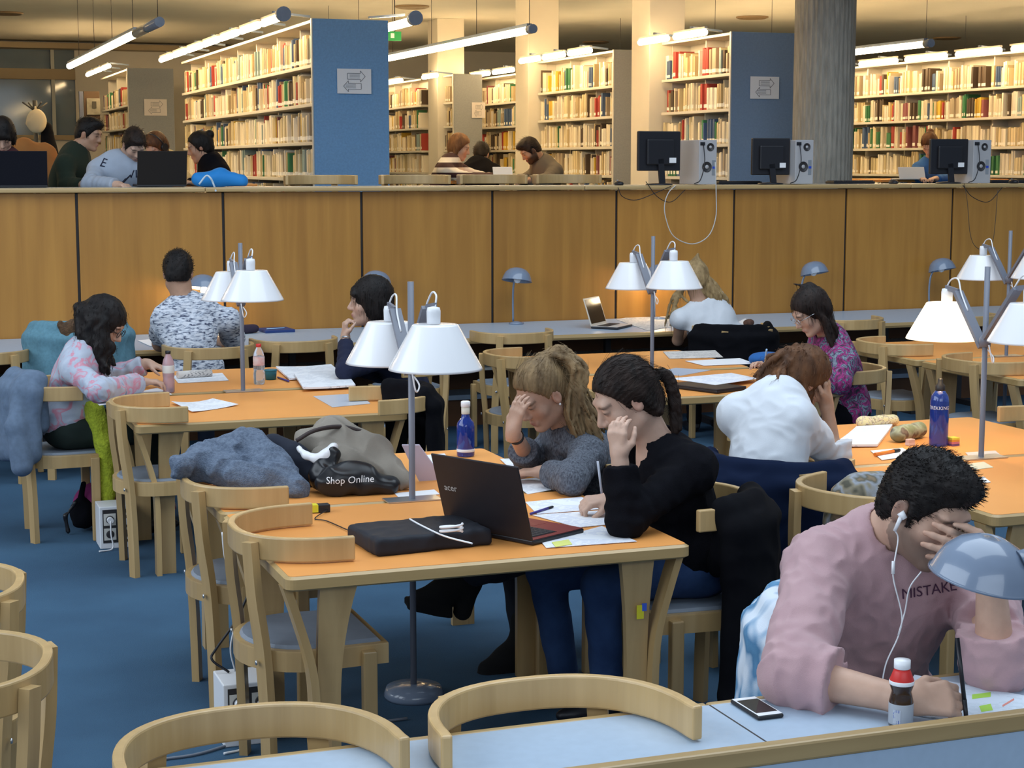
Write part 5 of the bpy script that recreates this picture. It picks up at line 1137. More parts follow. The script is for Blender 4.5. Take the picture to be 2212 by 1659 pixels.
# ---- laptops
def laptop(label, hinge, dv, w, d, lean, lidm, deckm, z, logo=None, keym=M_BLACK, screen=False):
    """hinge = middle of the hinge line, dv = direction from the hinge to the typing side"""
    dv = Vector((*dv[:2], 0)).normalized(); sx = Vector((0, 0, 1)).cross(dv)      # sx: seen from the typing side, its right
    t = empty('laptop', (hinge[0], hinge[1], z), math.atan2(dv.y, dv.x)-math.pi/2, label, 'laptop')
    MB().bbox((-w/2, .0, .002), (w/2, d, .017), .004).build('base', M_BLACK, t); MB().bbox((-w/2+.003, .004, .0172), (w/2-.003, d-.003, .0195), .001).build('deck', deckm, t)
    kb = box('keyboard', (-w/2+.025, .035, .0197), (w/2-.025, d*.58, .0205), keym, t); ks = MB()
    for r in range(5):
        for c in range(14): x = -w/2+.028+c*(w-.056)/14; y = .038+r*(d*.58-.04)/5; ks.box((x, y, .0206), (x+(w-.056)/14-.003, y+(d*.58-.04)/5-.003, .0216))
    o = ks.build('keys', mat('key_black', (.03, .03, .035), .5), kb); o['kind'] = 'stuff'
    box('touchpad', (-.05, d*.64, .0196), (.05, d*.93, .0200), deckm, t)
    c, s_ = math.cos(R(lean)), math.sin(R(lean)); Mx = Matrix(((1, 0, 0), (0, c, -s_), (0, s_, c))).to_4x4()        # lid leans back by (lean-90)
    lid = MB().bbox((-w/2, -.002, -.0035), (w/2, d, .0035), .003).xf(Matrix.Translation((0, .002, .018)) @ Mx).build('lid', lidm, t)
    MB().box((-w/2+.012, .016, -.0042), (w/2-.012, d-.012, -.0036)).xf(Matrix.Translation((0, .002, .018)) @ Mx).build('screen', mat('dark_screen', (.015, .013, .012), .12), lid)
    if logo:
        me = text_mesh(logo, d*.13); M = Matrix.Translation((0, .002, .018)) @ Mx @ Matrix.Translation((-.13, d*.55, .0042)) @ Matrix.Rotation(math.pi, 4, 'Z') @ Matrix.Rotation(math.pi, 4, 'Z')
        me.transform(M @ Matrix.Scale(-1, 4, (1, 0, 0)) if False else M); link('logo', me, mat('logo_silver', (.5, .48, .46), .4), lid)
    return t
M_LID = mat('dark_lid', (.016, .013, .016), .45, .1, 30); M_REDDECK = mat('dark_red_deck', (.22, .035, .03), .45)
Hn = P(1150, 1180, TZ); Fr = P(1280, 1148, TZ); dv = (Fr-Hn).normalized(); sxv = Vector((-dv.y, dv.x, 0)); Hc = Hn+sxv*.19
lp = laptop('open black laptop with a dark red keyboard deck', Hc, dv, .38, .255, 106, M_LID, M_REDDECK, TZ, 'acer')
laptop('open black laptop on the middle table under loose sheets', P(1560, 836, TZ), cv(-.6, 0, .55), .34, .24, 0.5, M_LID, M_BLACK, TZ)
laptop('slim pale laptop with a dark screen on the wall desk', P(1300, 708, TZ)+Vector((0, .06, 0)), cv(.90, 0, .42), .30, .21, 108, mat('pale_lid', (.62, .55, .46), .4), mat('pale_deck', (.6, .55, .5), .4), TZ)
CZ = UF+.728
def deskZ(px, py): return P(px, py, CZ)
q = J(350, 400, 12.85); laptop('open dark laptop in front of the grey printed sweatshirt', (q.x, 12.85), (0, 1), .36, .25, 104, mat('dark_brown_lid', (.018, .015, .014), .65, spec=.2), M_BLACK, CZ)
q = J(45, 402, 12.80); laptop('open navy laptop at the left edge of the counter', (q.x, 12.80), (.05, 1), .37, .25, 106, mat('navy_lid', (.005, .006, .012), .65, spec=.2), M_BLACK, CZ)
# ---- bottles
def bottle(label, px, py, prof, m, z=TZ, parts=(), cat='bottle', xy=None):
    q = Vector(xy) if xy else P(px, py, z); t = empty('bottle', (q.x, q.y, z), 0, label, cat, 'drink bottles')
    MB().lathe([(.001, .002)]+prof, 28).build('glass_body' if 'glass' in label else 'bottle_body', m, t)
    for nm, pr, mm in parts: MB().lathe(pr, 28, (0, 0, 0), 0, True).build(nm, mm, t)
    return t
M_BLUEGL = mat('deep_blue_glass', (.02, .06, .42), .08, trans=.55, coat=.5); M_CLEAR = mat('clear_plastic', (.80, .85, .92), .08, trans=.82, ior=1.25); M_PINKW = mat('pink_drink', (.70, .50, .55), .15, trans=.5, ior=1.3); M_COLA = mat('brown_drink', (.035, .018, .012), .15, coat=.4)
M_RED = mat('red_plastic', (.62, .03, .025), .4)
sol = [(.034, 0), (.037, .006), (.037, .125), (.034, .14), (.02, .158), (.0165, .17), (.0165, .18)]
bottle('blue glass water bottle with a white cap on the coat table', 1006, 985, sol, M_BLUEGL, parts=[('cap', [(.017, .205), (.0195, .207), (.0195, .226), (.016, .229), (.001, .229)], M_WHITE), ('neck_label', [(.0172, .176), (.0175, .178), (.0175, .205), (.001, .206)], mat('silver_label', (.65, .6, .5), .4)), ('label', [(.0373, .02), (.0375, .022), (.0375, .03), (.0373, .032)], M_WHITE)])
tk = [(.038, 0), (.040, .008), (.040, .19), (.036, .215), (.022, .235), (.016, .24)]
fl = bottle('tall blue sports flask with a black spout on the right table', 2027, 962, tk, M_BLUEGL, parts=[('cap', [(.02, .236), (.0205, .24), (.0205, .26), (.012, .268), (.011, .285), (.007, .29), (.001, .292)], M_BLACK)])
me = text_mesh('TREKKING', .021)
for v_ in me.vertices: a = v_.co.x/.0405; x, y = .0407*math.sin(a), -.0407*math.cos(a); zz = v_.co.y+.165; ca, sa = math.cos(-YAW-.3), math.sin(-YAW-.3); v_.co = (x*ca-y*sa, x*sa+y*ca, zz)
link('lettering', me, M_WHITE, fl)
wb_ = [(.026, 0), (.030, .006), (.031, .06), (.028, .075), (.031, .09), (.031, .15), (.026, .175), (.0135, .20), (.0125, .205)]
bottle('clear water bottle with pinkish drink and a dark cap beside the flowered sweatshirt', 365, 848, wb_, M_PINKW, parts=[('cap', [(.0135, .206), (.0145, .207), (.0145, .222), (.001, .223)], M_BLACK), ('label', [(.0313, .105), (.0315, .106), (.0315, .145), (.0313, .146)], mat('pale_label', (.7, .7, .66), .5))])
bottle('clear water bottle with a red cap and red label beside the pole lamp', 560, 830, wb_, M_CLEAR, parts=[('cap', [(.0135, .206), (.0145, .207), (.0145, .222), (.001, .223)], M_RED), ('label', [(.0313, .105), (.0316, .106), (.0316, .15), (.0313, .151)], mat('red_label', (.62, .10, .08), .5, .8, 16, col2=(.75, .75, .72)))])
sm = [(.022, 0), (.026, .006), (.026, .06), (.0225, .075), (.021, .082), (.0255, .095), (.026, .105), (.018, .125), (.0155, .13)]
sb = bottle('small smoothie bottle with a red neck and white cap in front of the pink sweatshirt', 1945, 1572, sm, M_COLA, z=.7308, parts=[('cap', [(.0160, .131), (.0175, .132), (.0175, .150), (.001, .151)], M_WHITE), ('neck_sleeve', [(.0262, .103), (.0266, .105), (.0185, .1255), (.0165, .130), (.001, .1305)], M_RED), ('white_band', [(.0258, .097), (.0266, .099), (.0268, .105), (.0262, .106)], M_WHITE), ('label', [(.0262, .012), (.0265, .013), (.0265, .056), (.0262, .057)], mat('grey_label', (.36, .38, .42), .4))])
lb = MB(); lb.ring([[Vector((.0272*math.sin(a)*1, -.0272*math.cos(a), z)) for z in (.016, .046)] for a in [R(-20-50+i*6) for i in range(7)]], 0, False, False); lb.build('barcode_label', printed('barcode', (.75, .78, .85), (.12, .2, .6), 3, 0, .9), sb)
# ---- front desk things
ph = empty('phone', sum((P(*c, .731) for c in ((1579, 1520), (1641, 1559), (1693, 1549), (1627, 1512))), Vector())/4, 0, 'white-faced smartphone in a black case on the grey front desk', 'phone')
e1 = P(1641, 1559, .731)-P(1579, 1520, .731); ph.rotation_euler = (0, 0, math.atan2(e1.y, e1.x))
MB().bbox((-.066, -.032, 0), (.066, .032, .0095), .004).build('case', M_BLACK, ph); MB().bbox((-.063, -.029, .0096), (.063, .029, .0106), .0008).build('face', M_WHITE, ph); box('screen', (-.046, -.026, .0107), (.046, .026, .0110), mat('dark_screen', (.015, .013, .012), .12), ph)
nbk = quadsheet('notebook', 'white notebook page with green highlights under the writing hand', 'notebook', [(1975, 1460), (2250, 1512), (2150, 1570), (1930, 1540)], .7312, printed('highlighted_notes', (.72, .80, .90), (.35, .45, .5), 1.2, 30, .3), .003)
M_GREEN = mat('green_marker', (.45, .75, .10), .7)
for c in ([(2100, 1500), (2140, 1495), (2140, 1505), (2100, 1510)], [(2115, 1525), (2140, 1520), (2145, 1534), (2120, 1538)]):
    cc = [P(*x, .7345)-nbk.location for x in c]; MB().add(cc, [(3, 2, 1, 0)]).build('highlight', M_GREEN, nbk)
cc = [P(*x, .7345)-nbk.location for x in [(2165, 1523), (2190, 1508), (2191, 1512), (2166, 1527)]]; MB().add(cc, [(3, 2, 1, 0)]).build('highlight', mat('red_marker', (.8, .3, .25), .7), nbk)
def stick(name, label, cat, a, b, r, m, m2=None, frac=.25, group='pens'):
    a, b = Vector(a), Vector(b); o = (a+b)/2; t = empty(name, o, 0, label, cat, group); MB().tube([a-o, a.lerp(b, 1-frac)-o], r, 10).build('barrel', m, t)
    MB().tube([a.lerp(b, 1-frac)-o, a.lerp(b, .94)-o, b-o], [r*1.15, r*1.0, r*.3], 10).build('pen_tip', m2 or m, t); return t
stick('pen', 'black pen held upright in the hand of the man in pink', 'pen', J(2068, 1378, 3.09), P(2088, 1556, .736), .0048, M_BLACK)
hb = blk.tipsR; stick('pen', 'clear ballpoint with a blue cap in the hand of the woman in black', 'pen', J(1291, 996, 5.40), J(1305, 1104, 5.36), .0042, mat('clear_barrel', (.45, .5, .6), .3), mat('blue_plastic', (.02, .05, .5), .4), .35)
dome = dome_lamp(2.62, 3.05, -35, 'large blue-grey dome lamp in the right foreground before the man in pink', False, .7308, 1.15, None)
for ch in [c for c in COL.objects if c.parent == dome]: bpy.data.objects.remove(ch)
hd = J(2130, 1216, 3.08)-dome.location; dome.rotation_euler = (0, 0, 0)
MB().lathe([(.001, 0), (.07, 0), (.07, .015), (.014, .03), (.001, .03)], 28, (.14, .0, 0)).build('base', M_DOME, dome)
MB().tube(bez([(.14, .0, .02), (.15, .0, .2), tuple(hd+Vector((.14, -.03, .005))), tuple(hd+Vector((.105, -.03, .03)))], 8), .008, 12).build('stem', M_DOME, dome)
Mx = Matrix.Rotation(R(10), 3, 'X') @ Matrix.Rotation(R(8), 3, 'Y'); s_ = 1.17
prof = [(.116, -.032), (.118, -.036), (.115, -.036), (.112, -.030), (.106, -.010), (.092, .018), (.068, .042), (.034, .057), (.001, .062)]
MB().lathe(list(reversed([(max(r-.003, .001), z-.003) for r, z in prof[3:]]))[:0]+[(r, z) for r, z in prof]+[(.001, .058), (.06, .038), (.10, -.010), (.114, -.035)], 48, hd, 0, False, Mx).build('shade', M_DOME, dome)
MB().tube([hd+Vector((.045, -.062, .012)), hd+Vector((.085, -.075, .03))], [.026, .020], 18).build('switch_housing', M_DOME, dome); MB().tube([hd+Vector((.085, -.075, .03)), hd+Vector((.105, -.03, .03))], .012, 12).build('joint', M_STEEL, dome)
# ---- laptop table things
def case(S):
    a = [P(x, y, TZ+.028) for x, y in ((775, 1140), (860, 1200), (1050, 1180), (940, 1105))]; c = sum(a, Vector())/4; u = (a[2]-a[1]).normalized(); v = Vector((0, 0, 1)).cross(u)
    S.box(c, (.185, .118, .016), (u, v, Vector((0, 0, 1))), .012, .01)
cs = blob('laptop_case', 'flat black zipped laptop case on the near orange table', 'case', case, mat('black_nylon', (.008, .010, .018), .7, .2, 30), .007, .004, 40, 3)
def onto(o, name, pts, r, m): MB().tube([Vector(p)-o.location for p in pts], r, 6).build(name, m, o)
onto(cs, 'zip', bez([P(885, 1121, TZ+.058), P(910, 1135, TZ+.058), P(960, 1158, TZ+.058), P(1020, 1174, TZ+.055)], 6), .003, M_WHITE)
cb = empty('power_cable', P(975, 1150, TZ+.062), 0, 'coiled white cable lying on the black laptop case', 'cable'); MB().tube([Vector((.036*math.cos(a), .02*math.sin(a), .002*a)) for a in np.linspace(0, 12.6, 40)], .004, 8).build('coil', M_WHITE, cb)
ad = empty('charger', P(690, 1106, TZ), R(-8), 'small black charger with a yellow sticker between the chair arms', 'charger'); MB().bbox((-.035, -.018, 0), (.035, .018, .028), .003).build('charger_body', M_BLACK, ad); box('sticker', (-.036, -.0187, .003), (-.008, .0187, .0287), mat('yellow_sticker', (.72, .65, .03), .5), ad)
MB().tube(bez([Vector((.03, -.01, .01)), P(680, 1120, TZ+.004)-ad.location, P(705, 1125, TZ+.004)-ad.location, P(752, 1145, TZ+.006)-ad.location, P(775, 1150, TZ+.02)-ad.location], 6), .002, 6).build('cord', M_BLACK, ad); ad.rotation_euler = (0, 0, 0)
SH = [('white sheet of notes on the orange table under the grey jumper sleeve', [(1100, 1038), (1165, 1032), (1228, 1052), (1140, 1068)], M_PRINTED), ('white sheet under the writing hand of the woman in black', [(1135, 1085), (1255, 1074), (1330, 1098), (1160, 1111)], M_NOTES), ('lined sheet beside the laptop keyboard', [(1150, 1113), (1300, 1103), (1350, 1130), (1248, 1140)], M_NOTES), ('sheet of notes at the table edge under the red laptop deck', [(1170, 1172), (1300, 1137), (1376, 1170), (1180, 1184)], M_NOTES), ('sheet partly hidden below the grey jumper', [(1080, 992), (1130, 990), (1165, 1022), (1110, 1020)], M_PRINTED), ('white sheet behind the laptop lid', [(905, 985), (960, 980), (985, 1008), (930, 1012)], M_PAPER), ('blue-white slip of paper at the foot of the lamp pole', [(852, 1066), (938, 1058), (950, 1068), (862, 1076)], M_PAPER),
      ('curled sheet in front of the water bottle and lamp', [(370, 872), (460, 866), (515, 876), (415, 892)], M_PRINTED), ('loose white sheet below the flowered sleeve', [(205, 868), (340, 838), (372, 852), (215, 876)], M_PAPER), ('open white book on the bottle table', [(596, 797), (715, 792), (740, 812), (625, 822)], M_PRINTED), ('open textbook lying across the table centre', [(635, 812), (745, 806), (768, 836), (655, 842)], M_PRINTED), ('clear plastic sleeve with a printed sheet near the right chair', [(676, 856), (778, 850), (800, 872), (718, 880)], mat('plastic_sleeve', (.55, .60, .68), .25)), ('flat open magazine page beside the pink bottle', [(372, 812), (480, 806), (494, 822), (385, 828)], M_PRINTED),
      ('printed magazine sheet on the far middle table', [(1432, 760), (1545, 757), (1562, 772), (1446, 775)], M_NEWS), ('blank sheet on the middle table beyond the notes', [(1480, 780), (1598, 774), (1632, 786), (1520, 790)], M_PAPER), ('grey-blue leaflet at the middle lamp foot', [(1408, 806), (1460, 795), (1535, 800), (1470, 812)], mat('grey_blue_paper', (.45, .50, .60), .8)), ('white notes lying over the black laptop', [(1445, 818), (1580, 806), (1640, 818), (1545, 832)], M_NOTES),
      ('open notebook in front of the student in the white shirt', [(1795, 968), (1850, 928), (1928, 922), (1895, 966)], M_PRINTED), ('white card under the orange marker', [(1880, 974), (1950, 968), (1978, 985), (1905, 994)], M_PAPER), ('pale card at the right lamp foot', [(2085, 978), (2150, 974), (2162, 984), (2095, 988)], mat('pale_card', (.62, .55, .5), .7)), ('yellowish slip right of the man in pink', [(2090, 1003), (2125, 998), (2146, 1010), (2105, 1015)], mat('yellowish_paper', (.72, .68, .5), .8)), ('white slip on the right table behind his hair', [(2095, 1035), (2125, 1030), (2140, 1042), (2110, 1045)], M_PAPER),
      ('spread newspaper pages on the wall desk by the pale laptop', [(1330, 690), (1420, 676), (1480, 700), (1400, 715)], M_NEWS), ('folded newspaper on the wall desk', [(1370, 682), (1435, 674), (1455, 690), (1380, 696)], M_NEWS), ('white sheet under the left elbow of the man in the T-shirt', [(298, 736), (345, 730), (350, 744), (325, 748)], M_PAPER), ('white sheet beside the blonde student', [(1585, 700), (1610, 688), (1628, 704), (1600, 708)], M_PAPER)]
lay = {}
for i, (lb_, px, m) in enumerate(SH): quadsheet('book' if 'book on' in lb_ or 'textbook' in lb_ else 'paper_sheet', lb_, 'book' if 'book on' in lb_ or 'textbook' in lb_ else 'paper', px, TZ+.0006*(i % 5)+(.021 if 'over the black laptop' in lb_ else .012 if 'textbook' in lb_ else 0), m, .0015 if 'book' not in lb_ else .010, 'papers on the tables', .012 if 'curled' in lb_ else (.006 if 'book' in lb_ else 0))
quadsheet('sticky_notes', 'yellow sticky note at the corner of the laptop', 'sticky note', [(1192, 1172), (1228, 1166), (1236, 1176), (1200, 1182)], TZ+.004, mat('yellow_note', (.70, .72, .20), .8))
stick('pen', 'blue ballpoint lying on the notes beside the laptop', 'pen', P(1146, 1110, TZ+.006), P(1196, 1094, TZ+.006), .0045, mat('violet_blue_barrel', (.05, .04, .25), .4), M_BLACK); stick('marker', 'orange highlighter with a black cap on the right table', 'marker', P(1890, 982, TZ+.01), P(1945, 972, TZ+.01), .008, mat('orange_plastic', (.85, .22, .02), .4), M_BLACK, .28); stick('pen', 'blue pen upright in the hand at the middle table', 'pen', J(1656, 755, 8.42), P(1650, 800, TZ+.01), .005, mat('light_blue_barrel', (.35, .55, .8), .4)); stick('pen', 'dark pen beside the teal cup', 'pen', P(600, 815, TZ+.006), P(625, 824, TZ+.006), .005, mat('violet_blue_barrel', (.05, .04, .25), .4))
cup = empty('cup', P(585, 820, TZ), 0, 'teal cup behind the red-capped bottle', 'cup'); MB().lathe([(.001, .002), (.030, .002), (.034, .05), (.034, .055), (.031, .054), (.027, .008), (.001, .008)], 24, (0, 0, 0), 0, False).build('cup_wall', mat('teal_plastic', (.01, .13, .18), .45), cup); MB().lathe([(.0343, .048), (.036, .05), (.036, .057), (.0343, .058)], 24).build('rim', MATS['teal_plastic'], cup)
rl = empty('rolled_magazine', P(420, 808, TZ+.022), R(12), 'rolled magazine beside the pink water bottle', 'magazine'); MB().tube([(-.10, 0, 0), (.10, 0, 0)], .022, 18).build('roll', M_NEWS, rl); MB().box((-.10, -.005, -.021), (.10, .05, -.018)).build('loose_page', M_PRINTED, rl)
# ---- heap of clothes
M_GREYCOAT = mat('blue_grey_wool', (.17, .215, .29), .98, .45, 90, .7, 240, col2=(.10, .13, .19)); M_BEIGE = mat('beige_canvas', (.30, .265, .22), .9, .12, 18, .3, 500); M_BLKBAG = mat('black_plastic_bag', (.010, .010, .012), .3)
def coat(S):
    S.cone(J(385, 1005, 6.15), J(450, 1000, 6.25), .035, .05, .05); S.cone(J(450, 1000, 6.25), J(520, 975, 6.3), .055, .075, .06); S.cone(J(520, 965, 6.3), J(545, 945, 6.35), .06, .03, .05); S.cone(J(540, 1000, 6.25), J(600, 1030, 6.15), .08, .07, .05); S.cone(J(545, 960, 6.3), J(640, 1055, 6.05), .05, .04, .05); S.cone(J(480, 1020, 6.15), J(560, 1040, 6.1), .06, .05, .05)
    S.plane((0, 0, TZ+.002), (0, 0, -1))
blob('coat', 'crumpled blue-grey wool coat heaped on the table behind the chair', 'coat', coat, M_GREYCOAT, .006, .021, 40, 8)
def navyb(S): S.cone(J(590, 965, 6.35), J(640, 1000, 6.3), .045, .06, .05); S.cone(J(640, 1000, 6.3), J(665, 1030, 6.25), .06, .05, .05); S.plane((0, 0, TZ+.002), (0, 0, -1))
blob('bag', 'dark navy bag between the grey coat and the beige jacket', 'bag', navyb, mat('dark_navy_cloth', (.012, .016, .03), .9), .008, .008, 30, 4)
def jack(S):
    S.cone(J(660, 950, 6.38), J(720, 945, 6.4), .04, .065, .05); S.cone(J(720, 955, 6.35), J(800, 985, 6.25), .085, .075, .06); S.cone(J(800, 985, 6.22), J(870, 1035, 6.05), .07, .035, .05); S.cone(J(700, 990, 6.25), J(760, 1000, 6.2), .05, .05, .05); S.plane((0, 0, TZ+.002), (0, 0, -1))
jk = blob('jacket', 'beige canvas jacket on top of the heap', 'jacket', jack, M_BEIGE, .006, .017, 36, 12)
S = SDF(); S.chain([J(645, 968, 6.20), J(662, 984, 6.15), J(685, 991, 6.12), J(705, 985, 6.11), J(720, 968, 6.13)], [.010, .012, .014, .020, .018], .02); V, Q = S.mesh(.006, folds(.004, 60, 2)); npmesh('lining', V, Q, M_WHITE, jk, None, tuple(jk.location)); onto(jk, 'collar_trim', bez([J(640, 952, 6.25), J(680, 930, 6.24), J(735, 922, 6.3), J(790, 935, 6.3)], 6), .009, mat('dark_brown_leather', (.045, .03, .028), .6))
def bagf(S): S.ell(J(755, 1040, 6.02), (.125, .05, .07), None, .03); S.cone(J(690, 1030, 6.1), J(715, 985, 6.12), .045, .03, .04); S.cone(J(790, 1040, 6.02), J(840, 1050, 6.0), .05, .04, .03); S.plane((0, 0, TZ+.002), (0, 0, -1))
S = SDF(); bagf(S); bV, bQ = S.mesh(.006, folds(.012, 44, 17)); c0 = bV.mean(0); c0[2] = bV[:, 2].min(); bg_ = npmesh('shopping_bag', bV, bQ, M_BLKBAG, None, None, c0); bg_.location = c0; setp(bg_, 'black plastic shopping bag with white lettering under the beige jacket', 'bag')
Mt = frame(J(752, 1050, 5.9), cv(1, -.03, 0), cv(0, 1, .1)); project_text('Shop Online', .034, Mt, (bV, bQ), M_WHITE, 'lettering', bg_, tuple(c0))
fo = MB(); fo.ring([[P(870, 975, TZ+.10)+Vector((0, .25, 0)), P(870, 975, TZ+.10)+Vector((.0, .26, 0))], [P(915, 975, TZ+.09), P(915, 975, TZ+.09)+Vector((0, .004, 0))], [P(960, 1035, TZ+.006), P(960, 1035, TZ+.006)+Vector((0, .004, .004))]], 0, False, False)
cc = [P(905, 1040, TZ+.002), P(958, 1036, TZ+.002)]; tp = [J(868, 962, 6.15), J(905, 962, 6.15)]
fo = MB(); fo.add([cc[0], cc[1], tp[1], tp[0]]+[x+Vector((.003, .006, .003)) for x in (cc[0], cc[1], tp[1], tp[0])], [(0, 1, 2, 3), (7, 6, 5, 4), (0, 4, 5, 1), (1, 5, 6, 2), (2, 6, 7, 3), (3, 7, 4, 0)]); o = fo.build('folder', mat('lilac_card', (.52, .46, .56), .7)); setp(o, 'lilac folder leaning against the clothes behind the lamp pole', 'folder')
# ---- things hung on chairs
def hang(label, cat, x, y, rz, m, top=.83, drop=.35, a0=-70, a1=70, inner=.62, seed=1, th=.028, sleeves=(), name='jacket', amp=.008):
    Mz = Matrix.Rotation(R(rz), 4, 'Z'); Mz.translation = (x, y, 0); S = SDF(); n = 25
    for i in range(n):
        a = R(180+a0+(a1-a0)*i/(n-1)); rx, ry = .06+.29*math.cos(a), .275*math.sin(a); o = Vector((math.cos(a), math.sin(a), 0))
        pt = lambda d, z: Mz @ (Vector((rx, ry, z))+o*d)
        dr = drop+.03*math.sin(i*2.3+seed); S.cone(pt(.0, top), pt(.045, top-.06), th, th, .03); S.cone(pt(.045, top-.06), pt(.055+.016*math.sin(i*1.25+seed), dr), th, th*1.1, .035); S.cone(pt(.0, top), pt(-.035, inner), th*.8, th*.7, .03)
    for sl in sleeves: S.chain([Mz @ Vector(q) for q in sl], [.05]*len(sl), .03)
    V, Q = S.mesh(.010, folds(amp, 28, seed)); c = np.array((x, y, V[:, 2].min())); o = npmesh(name, V, Q, m, None, None, c); o.location = c; setp(o, label, cat, 'clothes hung on chairs'); return o
M_BLACKCOAT = mat('black_coat_cloth', (.005, .005, .007), .95, .2, 30, spec=.12)
hang('long black coat over the chair of the woman in black', 'coat', 2.56, 5.25, FNX, M_BLACKCOAT, .80, .13, -76, -12, .6, 3, .030, amp=.010, name='coat'); hang('black quilted jacket over the chair at the right end of the bottle table', 'jacket', 2.30, 8.14, FNX, M_BLACKCOAT, .81, .30, -38, 55, .72, 5, .024)
hang('dark navy coat over the chair of the student in the white shirt', 'coat', 3.22, 5.80, 45, mat('navy_coat_cloth', (.006, .012, .035), .95, spec=.12), .795, .22, -80, 75, .6, 7, .026, name='coat'); hang('black jacket over the chair of the blonde student', 'jacket', 5.60, 10.75, FY, M_BLACKCOAT, .80, .40, -80, 80, .62, 9, .022)
hang('blue-grey jacket with one sleeve hanging beside the flowered sweatshirt', 'jacket', .87, 9.17, FX, mat('denim_grey_cloth', (.13, .18, .26), .95, .2, 40), .84, .48, -10, 50, .6, 11, .032, [((-.20, -.20, .82), (-.25, -.27, .62), (-.23, -.30, .42))]); hang('pale blue cardigan over a chair behind the flowered sweatshirt', 'cardigan', 1.15, 10.95, FY, mat('teal_blue_knit', (.12, .26, .33), .95, .2, 60), .93, .50, -70, 75, .66, 13, .034, name='cardigan')
hang('blue and white plaid shirt over the chair of the man in pink', 'shirt', 2.34, 3.70, FNY, pattern('plaid', [(.40, (.60, .66, .74)), (.47, (.30, .42, .56)), (.52, (.07, .20, .36)), (.60, (.10, .26, .44)), (.66, (.62, .68, .75))], 8, distort=.3), .82, .52, 20, 95, .62, 15, .022, name='shirt')
def camo(S): c = Vector((3.20, 5.16, .66)); S.ell(c, (.13, .12, .19), None, .03); S.cone(c+Vector((-.06, -.03, .12)), c+Vector((.08, .0, .14)), .06, .055, .04); S.plane((0, 0, .463), (0, 0, -1))
blob('camouflage_bag', 'camouflage patterned bag on the chair behind the man in pink', 'bag', camo, pattern('camouflage', [(.38, (.07, .065, .045)), (.46, (.22, .19, .13)), (.54, (.28, .30, .34)), (.62, (.10, .09, .06)), (.7, (.30, .20, .12))], 13, distort=0), .009, .008, 26, 19)
def toy(S): c = J(148, 718, 10.7); S.ell(c, (.055, .05, .06), None, .02); S.cone(c+Vector((-.045, 0, .045)), c+Vector((-.045, 0, .055)), .02, .018, .01); S.cone(c+Vector((.03, 0, .05)), c+Vector((.07, 0, .05)), .03, .03, .02); S.cone(c, c+Vector((0, 0, -.12)), .05, .06, .03)
blob('fur_hat', 'brown furry hat on the chair behind the flowered sweatshirt', 'hat', toy, mat('brown_fur', (.13, .07, .035), .98, .5, 40, .8, 120), .009, .008, 60, 3)
# ---- middle and right tables, wall desk
def pouch(name, label, a, b, r, m, z=TZ): 
    A, B = P(*a, z), P(*b, z); up = Vector((0, 0, r)); blob(name, label, 'pencil case', lambda S: (S.cone(A+up, B+up, r, r*.95, .01), S.plane((0, 0, z+.001), (0, 0, -1))), m, .006, .004, 50, 5, 'pencil cases')
pouch('pencil_case', 'cream flower-printed pencil case behind the open notebook', (1862, 925), (1930, 920), .028, pattern('cream_floral', [(.4, (.68, .58, .30)), (.5, (.70, .62, .38)), (.56, (.25, .14, .08)), (.62, (.72, .66, .45)), (.72, (.6, .3, .25))], 42, distort=1.5)); pouch('pencil_case', 'olive and grey pencil case leaning by the blue flask', (1940, 955), (1985, 945), .036, pattern('olive_grey', [(.4, (.20, .22, .12)), (.5, (.32, .36, .26)), (.58, (.12, .09, .07)), (.7, (.36, .30, .24))], 14))
er = empty('eraser', P(1966, 962, TZ), R(10), 'small translucent pinkish eraser before the pencil cases', 'eraser'); MB().bbox((-.018, -.012, 0), (.018, .012, .028), .003).build('eraser_body', mat('pinkish_rubber', (.62, .42, .36), .5), er); MB().bbox((-.0185, -.0125, .0), (.0185, .0125, .013), .002).build('sleeve', mat('pale_sleeve', (.66, .5, .45), .6), er)
st = empty('sticky_note_block', P(2058, 962, TZ), R(5), 'block of yellow, orange and purple sticky notes beside the flask', 'sticky notes')
for i, c in enumerate(((.18, .08, .22), (.6, .2, .25), (.8, .35, .05), (.85, .72, .08))): box('note_pad', (-.02, -.02, .009*i), (.02, .02, .009*i+.0085), mat('pad%d' % i, c, .7), st)
def bbag(S): c = P(1655, 780, .80); S.ell(c, (.10, .07, .04), None, .02); S.cone(c+Vector((-.06, 0, .02)), c+Vector((.07, 0, .03)), .03, .03, .03)
blob('blue_bag', 'bright blue bag lying between the middle table and the flowered top', 'bag', lambda S: (S.ell(P(1655, 775, .76), (.11, .08, .045), None, .02), S.plane((0, 0, TZ+.001), (0, 0, -1))), mat('bright_blue_cloth', (.015, .11, .35), .8), .009, .006, 30, 5)
fb = empty('folder', P(597, 716, TZ), R(4), 'dark blue folder with a pale pen on the wall desk', 'folder'); box('folder_cover', (-.11, -.10, 0), (.11, .12, .02), mat('dark_blue_card', (.015, .04, .17), .5), fb, .003); MB().tube([(-.08, -.03, .024), (.06, .0, .024)], .004, 8).build('pen', mat('light_blue_barrel', (.35, .55, .8), .4), fb)
blob('scarf', 'dark crumpled scarf on the wall desk right of the T-shirt man', 'scarf', lambda S: (S.cone(P(520, 712, TZ+.03), P(550, 710, TZ+.03), .035, .03, .02), S.plane((0, 0, TZ+.001), (0, 0, -1))), mat('dark_mauve_cloth', (.03, .02, .04), .9), .01, .006, 40, 6)
